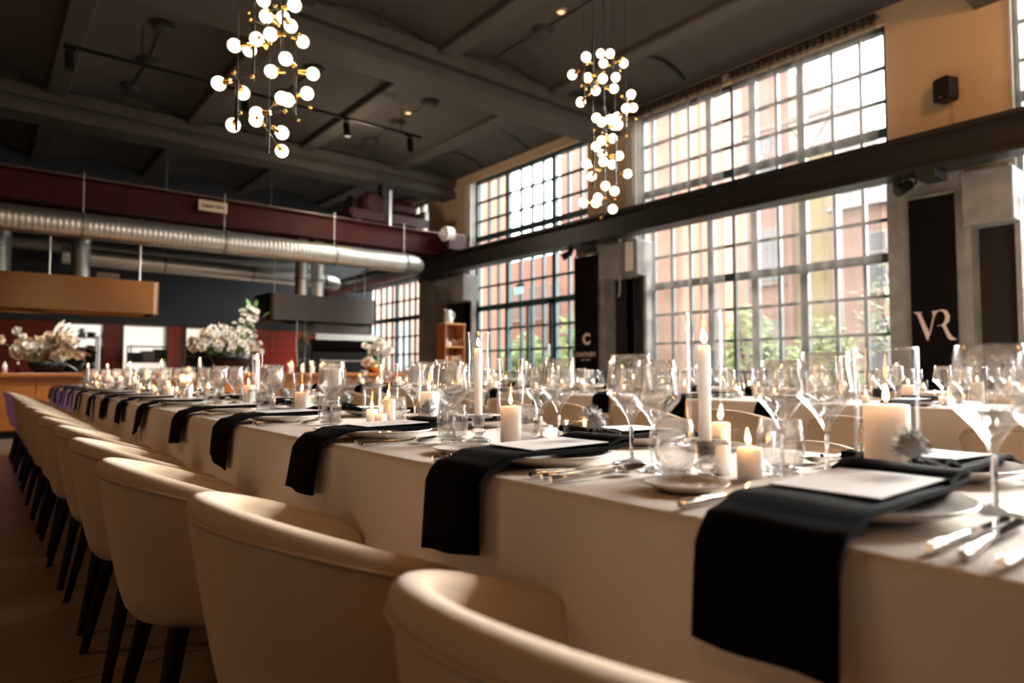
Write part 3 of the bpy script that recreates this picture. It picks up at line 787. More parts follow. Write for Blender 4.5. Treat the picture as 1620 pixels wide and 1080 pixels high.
Rb = [(500, 535), (700, 552), (800, 525), (862, 430), (845, 340), (765, 272), (655, 272), (655, 262), (560, 262), (560, 270), (655, 276), (725, 320), (757, 400), (730, 490), (640, 535)]
Rl = [(660, 272), (748, 278), (850, 120), (920, 50), (1005, 12), (1005, 0), (850, 0), (788, 55), (715, 200)]
for p in (V1, V2, Rb, Rl): obj('lettering', MB().extrude(p, vr, (.003, 0, 0)), LOGO, b2)
b1 = banner('narrow black banner with a pale C emblem on the middle column', 8.10, 8.70, .35, 3.05)
text('C', .27, LOGO, b1, (-.013, -.02, 1.17), (pi/2, 0, -pi/2), .012)
text('CANTINERY', .115, LOGO, b1, (-.013, 0, .895), (pi/2, 0, -pi/2), .002, sx=.82)
text('BAR · EVENT', .04, LOGO, b1, (-.013, 0, .80), (pi/2, 0, -pi/2), .0005)

# ---- loudspeaker on the upper wall
sp = thing('wall_speaker', 'small black loudspeaker high on the ochre wall', 'speaker', (8.86, 2.70, 4.28), radians(-20))
obj('cabinet', MB().extrude(rounded_rect(-.10, .10, -.14, .14, .03, 4), lambda u, v: Vector((-.09, u, v)), (.16, 0, 0)), BLACKM, sp)
obj('grille', MB().extrude(rounded_rect(-.088, .088, -.128, .128, .025, 4), lambda u, v: Vector((-.098, u, v)), (.008, 0, 0)), DSTEEL, sp)
obj('badge', MB().cyl((-.101, 0, -.10), (-.098, 0, -.10), .010, n=10), STEEL, sp)
obj('bracket', MB().cyl((.06, 0, 0), (.15, .03, 0), .02, n=8), BLACKM, sp)
o = obj('cable_cover', MB().box(8.985, 9.0, 2.66, 2.685, 3.7, 4.15), CREAM); tag(o, 'thin cable duct below the black loudspeaker', 'cable duct')

# ---- column cable box and small junctions under the rail
for y, nm in ((2.95, 'right'), (8.62, 'middle')):
    t = thing('rail_spotlight', 'black spotlight under the crane rail above the %s banner' % nm, 'spotlight', (8.4, y, 3.12))
    obj('head', MB().cyl((0, 0, 0), (-.12, .10, -.09), .055, .07, 12), BLACKM, t); obj('yoke', MB().tube([(0, 0, .1), (.0, .06, .05), (-.02, .06, -.02)], .012, 6).tube([(0, 0, .1), (0, -.06, .05), (-.02, -.06, -.02)], .012, 6), BLACKM, t)
pp = thing('wall_conduit', 'pale conduit with a white box beside the middle column niche', 'conduit', (8.52, 7.55, 2.2))
obj('pipe', MB().tube([(0, 0, 1.0), (0, 0, .1), (0, .03, .02)], .018, 8), STEELD, pp); obj('box', MB().bbox(.0, .12, -.28, -.12, .45, .95, .01), WHITEP, pp)

# ================================================================== CHANDELIERS
def chandelier(label, y0, rods, globes, ztop, canopy_z):
    cx_ = sum(r[0] for r in rods)/len(rods)
    t = thing('globe_chandelier', label, 'chandelier', (cx_, y0, canopy_z)); O = Vector((cx_, y0, canopy_z))
    rr = random.Random(int(cx_*100))
    obj('canopy', MB().cyl((0, 0, 0), (0, 0, .05), .11, n=24).cyl((0, 0, .05), (0, 0, 5.9-canopy_z), .02, n=8), BLACKM, t)
    rp = []
    for k, (x, za, zb) in enumerate(rods):
        dy = ((k*37) % 5-2)*.055
        f = 1+dy/y0; X = x*f; za_ = .9235+(za-.9235)*f; zb_ = .9235+(zb-.9235)*f
        r_ = obj('rod', MB().cyl(Vector((X, y0+dy, za_))-O, Vector((X, y0+dy, zb_))-O, .0085, n=8), BLACKM, t)
        tp = Vector((cx_+(X-cx_)*.45, y0+dy*.45, canopy_z))
        obj('cable', MB().cyl(Vector((X, y0+dy, za_))-O, Vector((X, y0+dy, canopy_z))-O, .0025, n=5), BLACKM, r_)
        rp.append((X, y0+dy, min(za_, zb_), max(za_, zb_)))
    gm = MB().sphere((0, 0, 0), .037, 16, 10).mesh('globe', GLOBE)
    bm_ = MB().sphere((0, 0, 0), .011, 8, 6).mesh('brass_ball', BRASS)
    cm = MB().cyl((0, 0, 0), (-.045, 0, 0), .017, .012, 10).mesh('socket', BRASS)
    for k, (x, z) in enumerate(globes):
        dep = rr.uniform(-.16, .16); f = 1+dep/y0
        g = Vector((x*f, y0+dep, .9235+(z-.9235)*f))
        best = min(rp, key=lambda q: (q[0]-g.x)**2+(q[1]-g.y)**2*.6+(max(0, q[2]-g.z, g.z-q[3])*2.5)**2)
        h = Vector((best[0], best[1], g.z)); d = (h-g); L = d.length
        if L < .05: d = Vector((.05, .03, 0)); L = d.length
        d = d/L
        o = obj('globe', gm, None, t, g-O)
        a = obj('arm', MB().cyl(g+d*.045-O, h+d*.09-O, .004, n=6), BLACKM, o); a.location = -(g-O)
        s_ = obj('socket', cm, None, o, d*.038); s_.rotation_euler = (0, 0, math.atan2(-d.y, -d.x))
        obj('brass_ball', bm_, None, o, h+d*.1-g)
    return t
G1 = [(.966, 2.482), (1.092, 2.464), (1.326, 2.728), (1.245, 2.63), (1.124, 2.717), (1.043, 2.716), (1.161, 2.79), (1.211, 2.938), (1.308, 2.965), (1.353, 2.931), (1.373, 3.063),
      (1.238, 2.844), (1.425, 2.861), (1.489, 2.687), (1.456, 2.56), (1.308, 2.493), (1.341, 2.491), (1.169, 2.366), (1.166, 2.33), (1.045, 2.272), (1.312, 2.292), (1.313, 2.186), (1.195, 3.028)]
chandelier('brass and black chandelier of lit globes at the upper left, above the nearest long table', 3.7,
           [(1.062, 2.53, 2.245), (1.145, 2.87, 2.54), (1.215, 3.05, 2.76), (1.305, 3.10, 2.70), (1.385, 2.70, 2.415), (1.235, 2.42, 2.155)], G1, 3.2, 4.25)
G2 = [(3.839, 3.534), (4.015, 3.618), (4.131, 3.654), (4.047, 3.543), (4.307, 3.621), (3.679, 3.337), (3.856, 3.364), (4.038, 3.408), (4.2, 3.466), (3.952, 3.282), (4.177, 3.361), (4.4, 3.371),
      (3.775, 3.136), (4.333, 3.228), (4.426, 3.258), (3.956, 3.05), (4.022, 3.031), (4.127, 3.079), (4.213, 3.124), (4.174, 3.039), (4.228, 3.052), (4.018, 2.871), (4.157, 2.921), (3.948, 2.804),
      (4.028, 2.757), (4.236, 2.787), (4.039, 2.694), (4.149, 2.694), (3.836, 2.635), (3.899, 2.544), (4.344, 2.651), (4.062, 2.493), (4.174, 2.469), (3.969, 2.378), (3.944, 2.329), (4.151, 2.31), (3.794, 2.31)]
chandelier('tall chandelier of lit globes hanging before the windows, above the middle table', 3.75,
           [(3.81, 3.44, 3.12), (3.92, 3.73, 3.30), (4.16, 3.74, 3.33), (4.33, 3.36, 3.06), (4.06, 3.12, 2.65), (4.19, 2.95, 2.53), (3.92, 2.88, 2.45), (4.05, 2.66, 2.25)], G2, 3.7, 4.22)

# ================================================================== CEILING FITTINGS
def crown(x):
    for a, b in zip(RIBS, RIBS[1:]):
        if a <= x <= b: return vz(x, a, b)
n = 0
for row, (xs_, lab) in enumerate((([(1.90, 10.22), (1.97, 11.55), (1.93, 12.75)], 'left'), ([(4.11, 10.17), (4.10, 11.4)], 'middle'), ([(6.28, 10.1), (6.29, 11.34), (6.35, 12.56)], 'right'), ([(6.18, 6.92)], 'nearest'))):
    for k, (x, y) in enumerate(xs_):
        z = crown(x)
        lb = {'nearest': 'round dark ceiling detector in the vault in front of the nearest beam'}.get(lab, 'round dark ceiling detector, %s from the near end of the %s row' % (ORD[k], lab))
        t = thing('ceiling_detector', lb, 'detector', (x, y, z), 0, 'round detectors on the ceiling')
        obj('base', MB().cyl((0, 0, -.05), (0, 0, .02), .17, n=20), DARKW, t)
        obj('lens', MB().lathe([(0, -.10), (.11, -.09), (.14, -.05), (0, -.05)], 18), DARKW, t)
    pth = [(x, y, crown(x)-.015) for x, y in xs_]
    x, y = xs_[-1]; x0_, y0_ = xs_[0]
    ye = 13.2 if lab != 'nearest' else 7.9
    pth = [(x0_, y0_-.1 if lab != 'nearest' else 3.3, crown(x0_)-.015)]+pth+[(x-.03, ye-.15, crown(x)-.02), (x-.05, ye, crown(x)-.1), (x-.05, ye+.02, 5.66)]
    o = obj('ceiling_conduit', MB().tube(pth, .016, 6), DARKW); tag(o, 'dark conduit linking the %s ceiling detectors' % lab if lab != 'nearest' else 'dark conduit running over the nearest ceiling detector', 'conduit')
o = obj('ceiling_conduit', MB().tube([(4.2, 3.3, 5.9), (4.2, 7.6, 5.9), (4.15, 7.85, 5.88), (4.15, 7.93, 5.8), (4.15, 7.93, 5.66)], .018, 6), DARKW); tag(o, 'dark conduit bending down to the nearest beam left of the vault detector', 'conduit')
for x, y, lb in ((6.02, 6.35, 'small lit round spot in the vault before the nearest beam'), (6.2, 10.75, 'tiny lit round spot between the right row of detectors')):
    t = thing('ceiling_spot', lb, 'spotlight', (x, y, crown(x)))
    obj('ring', MB().cyl((0, 0, -.035), (0, 0, .02), .07, n=14), CREAM, t); obj('lens', MB().cyl((0, 0, -.04), (0, 0, -.034), .045, n=12), emit('spot_lens', (1, .7, .35), 1.2), t)
for x0_, x1_, y, lb in ((8.05, 8.95, 10.45, 'dark curved air slot near the middle window, nearer one'), (8.1, 8.95, 12.1, 'dark curved air slot near the middle window, farther one'), (7.75, 8.85, 6.4, 'dark curved air slot above the curtained window')):
    o = obj('air_slot', MB().grid(lambda u, v: (x0_+(x1_-x0_)*u, y-.04+.08*v, vz(x0_+(x1_-x0_)*u, 7.4, 9.05)-.012), 12, 2).grid(lambda u, v: (x0_+(x1_-x0_)*u, y-.04+.08*v, vz(x0_+(x1_-x0_)*u, 7.4, 9.05)+.01), 12, 2, flip=True), BLACKM); tag(o, lb, 'vent')
tk = thing('track_light_rail', 'black track rail with spotlights slung below the left ceiling vaults', 'track light', (.75, 10.2, 5.2))
obj('track', MB().box(0, 5.4, -.02, .02, -.02, .02), BLACKM, tk)
for x in (.9, 3.1, 5.0): obj('suspension', MB().cyl((x, 0, .02), (x, 0, .55), .006, n=6), BLACKM, tk)
for x in (.06, 2.28, 3.93, 5.15):
    s_ = obj('spot_head', MB().cyl((x, -.03, -.10), (x+.01, -.05, -.33), .055, n=14), BLACKM, tk)
    obj('spot_mount', MB().cyl((x, 0, -.02), (x, -.02, -.11), .018, n=8).box(x-.07, x+.07, -.025, .025, -.05, -.02), BLACKM, s_)

# ================================================================== FLOWERS
def bloom_mesh(r, m, seed):
    rr = random.Random(seed); mb = MB()
    for layer, (cnt, tilt, ln) in enumerate(((7, .25, 1), (6, .75, .85), (4, 1.2, .65))):
        for k in range(cnt):
            a = 2*pi*(k+.5*layer)/cnt+rr.uniform(-.2, .2); w = r*.5*ln; tl_ = tilt+rr.uniform(-.15, .15)
            def fn(u, v):
                s_ = (u-.5)*2; rad = r*ln*v; wd = w*(sin(pi*min(v*.85+.12, 1))**.7)*s_
                x, z = rad*cos(tl_*(.6+.6*v)), rad*sin(tl_*(.6+.6*v))+.12*r*s_*s_
                return (x*cos(a)-wd*sin(a), x*sin(a)+wd*cos(a), z)
            mb.grid(fn, 3, 4)
    return mb.mesh('bloom', m)
BL = [bloom_mesh(.085, PETAL, 1), bloom_mesh(.07, PETAL, 2), bloom_mesh(.10, PETALC, 3), bloom_mesh(.055, PETAL, 4)]
def leafm(l, w, m):
    def fn(u, v): return (l*v, (u-.5)*2*w*sin(pi*(v*.94+.03)), .15*l*v*(1-v)*2)
    return MB().grid(fn, 3, 6).mesh('leaf', m)
LV = [leafm(.22, .045, LEAFG), leafm(.26, .03, mat('dry_leaf', (.30, .16, .08), .7)), leafm(.32, .05, PETALC), leafm(.24, .06, PETAL)]
def bouquet(label, loc, pts, vase, leaves, seed):
    t = thing('flower_arrangement', label, 'flowers', loc); rr = random.Random(seed); st = MB()
    obj('vase', vase, BLACKM if seed != 3 else BRASS, t)
    for k, (x, y, z, b, s_) in enumerate(pts):
        d = Vector((x*.6+rr.uniform(-.3, .3), -.75+rr.uniform(-.4, .6), (z-.35)*1.3+rr.uniform(-.3, .4)))
        o = obj('bloom', BL[b], None, t, (x, y, z), d.to_track_quat('Z', 'Y').to_euler()); o.scale = (s_,)*3
        st.tube([(x*.1, y*.1, .12), (x*.5, y*.5, z*.5+.05), (x, y, z)], .004, 4)
    obj('stems', st, LEAFG, t)
    for (x, y, z, b, az, el, s_) in leaves:
        o = obj('leaf', LV[b], None, t, (x, y, z), (0, -el, az)); o.scale = (s_,)*3
    return t
rf = random.Random(21); P2 = []
for k in range(46):      # low wide wing at the left
    u = rf.random(); x = -.62+.95*u; z = .36+.30*sin(pi*min(1, u+.15))*rf.uniform(.3, 1)+rf.uniform(-.1, .15)
    P2.append((x, rf.uniform(-.22, .2), z, rf.choice((0, 0, 1, 3, 2)), rf.uniform(.8, 1.15)))
for k in range(58):      # tall spires at the right
    u = rf.random(); w = .34*(1-u*.62); x = .16+.30*u*.5+rf.uniform(-w, w)*.95; z = .36+.78*u
    P2.append((x, rf.uniform(-.2, .2), z, rf.choice((0, 1, 1, 3)) if u < .6 else rf.choice((1, 3)), rf.uniform(.75, 1.1)))
vase2 = MB().lathe([(0, 0), (.16, 0), (.24, .08), (.32, .20), (.36, .30), (.33, .30), (.26, .18), (0, .1)], 22)
L2 = [(.25, -.1, 1.10, 0, 2.0, 1.2, 1), (.36, -.05, 1.12, 0, .9, 1.25, .9), (.48, -.1, .98, 0, .3, .6, 1), (.5, -.1, .72, 0, .1, .1, 1), (.5, -.1, .78, 1, -.2, .5, 1.2), (.45, -.1, .85, 1, -.4, .2, 1), (-.5, -.1, .62, 1, 2.8, .8, .9), (-.2, -.1, .7, 1, 1.9, 1.0, .8)]
bouquet('large white orchid and rose arrangement in a black bowl on the wooden counter', (3.42, 11.9, .915), P2, vase2, L2, 1)
P1 = []
for k in range(34):
    a = rf.uniform(0, pi); r_ = rf.uniform(.1, .40)
    P1.append((r_*cos(a)*1.05, rf.uniform(-.2, .2), .20+r_*sin(a)*.95, rf.choice((2, 2, 2, 0, 1)), rf.uniform(.9, 1.3)))
P1 += [(-.36, -.1, .60, 1, 1.1), (-.58, -.1, .46, 2, .9), (-.3, -.12, .52, 3, 1)]
L1 = [(.05+.06*k, -.15, .55, 3, .4+.25*k, 1.0-.2*k, 1.2) for k in range(5)] + [(.2, -.2, .35, 2, -.2+.2*k, .5-.25*k, 1.2) for k in range(5)] + [(.15, -.2, .15, 3, -.3+.2*k, -.5, 1) for k in range(3)]
bouquet('cream and white dried flower arrangement at the left end of the wooden counter', (.80, 11.85, .915), P1, MB().lathe([(0, 0), (.14, 0), (.2, .06), (.24, .16), (.21, .16), (.15, .05), (0, .03)], 20), L1, 2)
P3 = []
for k in range(40):
    a = rf.uniform(-.2, pi+.1); r_ = rf.uniform(.05, .27)
    P3.append((.06+r_*cos(a)*1.05, rf.uniform(-.18, .15), .40+r_*sin(a)*.9, rf.choice((0, 0, 1, 1, 3)), rf.uniform(.9, 1.2)))
P3 += [(-.29, -.1, .52, 0, 1), (-.2, -.1, .26, 0, .9), (-.27, -.1, .2, 2, 1), (-.1, -.1, .18, 2, 1)]
bouquet('compact white bouquet in a brass bowl to the right of the oven', (6.16, 11.88, .915), P3, MB().lathe([(0, 0), (.1, 0), (.17, .06), (.2, .13), (.17, .13), (.12, .05), (0, .03)], 20), [], 3)
for k, (x, c, lb) in enumerate(((.30, WHITE, 'white bottle on the counter left of the dried flowers'), (.45, RED, 'red bottle on the counter beside the dried flowers'))):
    t = thing('sauce_bottle', lb, 'bottle', (x, 11.75, .915)); obj('body', MB().lathe([(0, 0), (.03, 0), (.032, .1), (.018, .13), (0, .13)], 12), c, t); obj('cap', MB().cyl((0, 0, .13), (0, 0, .16), .014, n=10), WHITE, t)

# ================================================================== TABLEWARE
def make_wine(h, rb, zb, rtop, label):      # h height, rb widest bowl radius at zb, rtop rim radius
    t = thing('wine_glass', label, 'wine glass')
    zs = zb-.043
    def up(q): return rb+(rtop-rb)*q
    outer = [(.0045, zs-.018), (.008, zs-.006), (rb*.42, zs+.012), (rb*.78, zb-.012), (rb*.95, zb-.004), (rb, zb+.002), (rb*.992, zb+.010), (up(.28), zb+(h-zb)*.35), (up(.72), zb+(h-zb)*.7), (rtop, h)]
    inner = [(rtop-.0012, h), (up(.72)-.0012, zb+(h-zb)*.7), (up(.28)-.0012, zb+(h-zb)*.35), (rb*.992-.0012, zb+.010), (rb-.0014, zb+.003), (rb*.93, zb-.001), (rb*.74, zb-.009), (rb*.36, zs+.014), (0, zs+.002)]
    obj('bowl', MB().lathe(outer+inner, 32), CRYST, t)
    obj('stem', MB().lathe([(0, .004), (.0045, .010), (.0034, .03), (.0034, zs-.05), (.0042, zs-.024), (0, zs-.02)], 12), CRYSTS, t)
    obj('foot', MB().lathe([(0, 0), (.036, 0), (.0365, .0012), (.020, .004), (.006, .009), (0, .012)], 24), CRYSTS, t)
    return t
WINE_A = Kind(make_wine(.208, .047, .134, .0375, 'x')); WINE_B = Kind(make_wine(.196, .043, .126, .034, 'x'))
def make_tumbler():
    t = thing('tumbler', 'x', 'glass')
    obj('wall', MB().lathe([(.026, .010), (.034, .022), (.038, .045), (.0375, .065), (.033, .095), (.032, .0955), (.0358, .065), (.0362, .045), (.032, .025), (.020, .015), (0, .014)], 26), CRYST, t)
    obj('base', MB().lathe([(0, 0), (.024, 0), (.028, .004), (.030, .012), (.020, .0135), (0, .0135)], 20), CRYSTS, t)
    return t
TUMB = Kind(make_tumbler())
def make_plate(name, r, cat, zk=1.0):
    t = thing(name, 'x', cat)
    p = obj('plate_body', MB().lathe([(a_, b_*zk) for a_, b_ in [(0, .004), (r*.55, .004), (r*.6, 0), (r*.64, .003), (r*.82, .010), (r, .020), (r+.001, .0225), (r*.99, .0235), (r*.83, .0135), (r*.66, .0075), (0, .007)]], 40), CERAM, t)
    return t
PLATE = Kind(make_plate('dinner_plate', .130, 'plate')); BPLATE = Kind(make_plate('bread_plate', .062, 'plate', .6))
def strip(path, w0, w1, th, seed=0, hem=None):
    rr = random.Random(seed); ph = rr.uniform(0, 6)
    n = len(path)
    def side(off):
        def fn(u, v):
            k = round(u*(n-1)); x, z, sh = path[k]
            a = Vector(path[max(k-1, 0)][:2]); b = Vector(path[min(k+1, n-1)][:2]); d = (b-a).normalized(); nx, nz = -d.y, d.x
            w = w0+(w1-w0)*u; hang = max(0, min(1, (.0-z)/.14))
            y = sh+(v-.5)*w
            wav = .006*hang*sin(v*7+ph)+.002*sin(v*5+ph+x*20)
            zz = z + (hem*(v-.5)*hang if hem else 0)
            return (x+nx*off-wav*hang*1.2, y, zz+nz*off+(0 if hang else wav*.5))
        return fn
    mb = MB(); m = 9
    mb.grid(side(th), n, m, flip=True); mb.grid(side(0), n, m)
    N = n*m
    def edge(idx): mb.f += [(a, b, b+N, a+N) for a, b in zip(idx, idx[1:])]; mb.sm += [False]*(len(idx)-1)
    edge([i*m for i in range(n)]); edge([i*m+m-1 for i in range(n)][::-1]); edge(list(range(m))[::-1]); edge([(n-1)*m+j for j in range(m)])
    return mb
def napkin_mesh(seed, hang=.14, slip=0.0, hem=None):
    rr = random.Random(seed)
    zs = [-hang, -hang*.85, -hang*.7, -hang*.55, -hang*.4, -hang*.25, -.02]
    sl = slip
    path = [(-.026-.010*(-z/hang), z, sl*(-z/hang)) for z in zs] + [(-.018, -.004, 0), (-.006, .008, 0), (.012, .0115, 0), (.028, .0165, 0), (.045, .024, 0), (.07, .025, 0)]
    path += [(.07+.045*k, .025-.002*sin(pi*k/6)+rr.uniform(-.001, .001), 0) for k in range(1, 6)] + [(.325, .027, 0), (.350, .031, 0), (.360, .038, 0), (.352, .046, 0), (.325, .047, 0), (.285, .036, 0)]
    w = rr.uniform(.142, .158)
    return strip(path, w*1.06, w*.98, .0065, seed, rr.uniform(-.08, .08) if hem is None else hem)
NAP0 = None
def thistle():
    t = thing('thistle', 'x', 'flower'); rr = random.Random(4); mb = MB()
    for k in range(260):
        v = Vector((rr.gauss(0, 1), rr.gauss(0, 1), rr.gauss(.3, 1))).normalized()
        a = v*.008; b = v*rr.uniform(.016, .031)
        mb.cyl(a, b, .0010, .0002, 3, False)
    mb.sphere((0, 0, 0), .016, 10, 7)
    o = obj('flower_head', mb, THIST, t, (0, 0, .026)); o['kind'] = 'stuff'
    br = MB()
    for k in range(18):
        a = 2*pi*k/18; d = Vector((cos(a), sin(a), .2+.2*(k % 2)))
        br.cyl(d*.01, d*.033, .0014, .0003, 4, False)
    obj('bracts', br, THIST, t, (0, 0, .014))
    obj('stem', MB().cyl((0, 0, .016), (-.01, -.055, .004), .0022, .0018, 6), THIST, t)
    return t
THI = Kind(thistle())
def cutlery(kind):
    t = thing(kind, 'x', kind)
    hl = .095
    hp = [(0, .0045), (.012, .0065), (.04, .0055), (.08, .0045), (hl, .0035)]
    obj('handle', MB().tube([(x, 0, .007) for x, r in hp], [r for x, r in hp], 8), SILVER, t)
    if kind == 'knife':
        obj('blade', MB().extrude([(hl, -.004), (hl+.02, -.0075), (hl+.10, -.009), (hl+.125, -.003), (hl+.128, .004), (hl, .004)], lambda u, v: Vector((u, v, .0065)), (0, 0, .0016)), SILVER, t)
    elif kind == 'spoon':
        def fn(u, v):
            a = u*2*pi; r = v; return (hl+.075+.033*r*cos(a), .0215*r*sin(a), .012-.010*(1-r*r)+.004*r*cos(a))
        obj('bowl', MB().grid(fn, 21, 6), SILVER, t)
        obj('neck', MB().tube([(hl, 0, .007), (hl+.03, 0, .010), (hl+.045, 0, .0125)], [.003, .0024, .004], 8), SILVER, t)
    else:
        obj('neck', MB().tube([(hl, 0, .007), (hl+.03, 0, .008), (hl+.045, 0, .006)], [.003, .0026, .006], 8), SILVER, t)
        for k in range(4): obj('tine', MB().tube([(hl+.045, -.009+.006*k, .005), (hl+.07, -.009+.006*k, .005), (hl+.095, -.008+.0053*k, .012)], [.0022, .0017, .001], 6), SILVER, t)
    return t
KNIFE, SPOON, FORK = Kind(cutlery('knife')), Kind(cutlery('spoon')), Kind(cutlery('fork'))
CARD = MB().box(0, .205, -.066, .066, 0, .0012).mesh('menu_card', PAPER)
ZT = .7505
SEATS = {('front', 0): [.375, .953, 1.60, 2.34, 2.95, 3.75, 4.36, 5.0, 5.62, 6.40, 7.02, 7.65, 8.28, 8.95],
         ('front', 1): [.42, 1.08, 1.72, 2.40, 3.05, 3.72, 4.36, 5.0, 5.64, 6.28, 6.92, 7.56, 8.2, 8.84],
         ('middle', 0): [.70+.665*i for i in range(13)], ('middle', 1): [.75+.66*i for i in range(13)],
         ('far', 0): [1.2+.66*i for i in range(12)], ('far', 1): [1.2+.66*i for i in range(12)]}
PREF = {('front', 0): 'aisle side of nearest table', ('front', 1): 'window side of nearest table', ('middle', 0): 'aisle side of middle table',
        ('middle', 1): 'window side of middle table', ('far', 0): 'aisle side of farthest table', ('far', 1): 'window side of farthest table'}
NAPM = {}
rp_ = random.Random(9)
for (tb, sd), ys in SEATS.items():
    x0, x1, _, _ = TABLES[tb]
    for i, sy in enumerate(ys):
        rz = 0 if sd == 0 else pi; ex = x0 if sd == 0 else x1; sg = 1 if sd == 0 else -1
        def W(lx, ly, z=0): return (ex+sg*lx, sy+sg*ly, ZT+z)
        where = 'at %s seat, %s' % (ORD[i], PREF[tb, sd]); gw = ', '+PREF[tb, sd]
        near = tb == 'front'
        lab = lambda what: '%s %s' % (what, where)
        # napkin
        key = (i, sd) if near and sd == 0 else ('s', i % 3)
        if key not in NAPM:
            NAPM[key] = napkin_mesh(17+i*3+sd, .122 if i == 0 else rp_.uniform(.115, .14), (.0 if i < 2 else rp_.uniform(.0, .03)+.004*i), 0 if i == 0 else -.02 if i == 1 else None).mesh('napkin', NAPK)
        o = obj('napkin', NAPM[key], None, None, W(0, 0), (0, 0, rz)); tag(o, lab('folded black napkin over the edge'), 'napkin', 'black napkins'+gw)
        PLATE.put(W(.185, 0), 0, lab('white dinner plate under a black napkin'), 'dinner plates'+gw)
        if near or sd == 0:
            o = obj('menu_card', CARD, None, None, W(.10, 0, .0345), (0, radians(-.6), rz+rp_.uniform(-.1, .1))); tag(o, lab('pale menu card on the napkin'), 'card', 'menu cards'+gw)
        if near:
            THI.put(W(.315, -.012 if i else -.02, .048), rz+rp_.uniform(-1, 1), lab('spiky grey thistle on the napkin'), 'thistles'+gw)
            BPLATE.put(W(.145, .222), 0, lab('small bread plate left of the napkin'), 'bread plates'+gw)
            KNIFE.put(W(.033, -.134), rz+rp_.uniform(-.05, .05), lab('silver knife nearest the plate'), 'inner knives'+gw)
            KNIFE.put(W(.033, -.162), rz+rp_.uniform(-.05, .05), lab('silver knife between knife and spoon'), 'outer knives'+gw)
            SPOON.put(W(.026, -.192), rz+rp_.uniform(-.08, .04), lab('silver spoon right of the knives'), 'spoons'+gw)
            FORK.put(W(.02, .140), rz+rp_.uniform(-.05, .05), lab('silver fork left of the plate'), 'forks'+gw)
        elif sd == 0:
            KNIFE.put(W(.035, -.16), rz, lab('silver knife right of the plate'), 'knives'+gw)
        if sd == 0 and near: wa, wb_, tu = (.315, -.105), (.285, -.185), (.235, -.265)
        else: wa, wb_, tu = (.325, -.115), (.30, -.20), (.405, -.150)
        if near and sd == 0 and i == 1: wa, wb_, tu = (.300, -.115), (.268, -.200), (.225, -.262)
        j_ = lambda: rp_.uniform(-.008, .008)
        WINE_A.put(W(wa[0]+j_(), wa[1]+j_()), 0, lab('taller stemmed wine glass'), 'tall wine glasses'+gw)
        WINE_B.put(W(wb_[0]+j_(), wb_[1]+j_()), 0, lab('shorter stemmed wine glass'), 'short wine glasses'+gw)
        if near or sd == 0: TUMB.put(W(tu[0]+j_(), tu[1]+j_()), 0, lab('clear water tumbler'), 'tumblers'+gw)

# ================================================================== CANDLES
def flame_mb(h=.026):
    return MB().lathe([(0, 0), (.0022, .002), (.0045, h*.25), (.0042, h*.42), (.0026, h*.7), (.0010, h*.9), (0, h)], 10)
def make_candle(name, r, h, lean=0):
    t = thing(name, 'x', 'candle')
    obj('wax', MB().lathe([(0, 0), (r*.97, 0), (r, .002), (r, h-.004), (r*.96, h-.001), (r*.85, h), (r*.5, h-.003), (0, h-.004)], 24), WAX, t)
    w = obj('wick', MB().tube([(0, 0, h-.006), (.0006, 0, h+.004), (.0015, 0, h+.009)], .0008, 5), WICK, t)
    obj('flame', flame_mb(.028 if r > .015 else .024), FLAME, t, (.001, 0, h+.004), (0, radians(lean), 0))
    return t
def make_cyl(r, h):
    t = thing('glass_cylinder', 'x', 'glass cylinder')
    obj('glass_wall', MB().lathe([(r, 0), (r, h), (r-.0012, h+.001), (r-.0025, h), (r-.0025, .0)], 32), GLASS, t)
    obj('glass_rim', MB().tube([((r-.0012)*cos(2*pi*k/32), (r-.0012)*sin(2*pi*k/32), h) for k in range(33)], .0014, 5), THICKG, t)
    return t
def make_stick():
    t = thing('glass_candlestick', 'x', 'candlestick')
    obj('foot', MB().lathe([(0, 0), (.031, 0), (.033, .003), (.024, .007), (.012, .012), (.011, .018), (.019, .026), (.011, .034), (.0, .036)], 22), CRYSTS, t)
    obj('cup', MB().lathe([(0, .036), (.012, .037), (.0155, .044), (.0165, .060), (.017, .064), (.0125, .064), (.0122, .046), (0, .042)], 20), CRYSTS, t)
    obj('drip_tray', MB().lathe([(.017, .061), (.036, .0615), (.038, .065), (.0372, .0685), (.035, .066), (.017, .0645), (.0165, .063), (.017, .061)], 26), CRYSTS, t)
    return t
STICK = Kind(make_stick())
KC = {}; KG = {}
def candle(kind, x, y, label, r, h, z=ZT):
    key = (kind, round(r, 4), round(h, 4))
    if key not in KC: KC[key] = Kind(make_candle(kind, r, h, rp_.uniform(-8, 8)))
    return KC[key].put((x, y, z), rp_.uniform(0, 6.28), label, None)
def cylinder(x, y, label, r, h, z=ZT):
    key = (round(r, 4), round(h, 4))
    if key not in KG: KG[key] = Kind(make_cyl(r, h))
    return KG[key].put((x, y, z), 0, label, None)
nC = {}
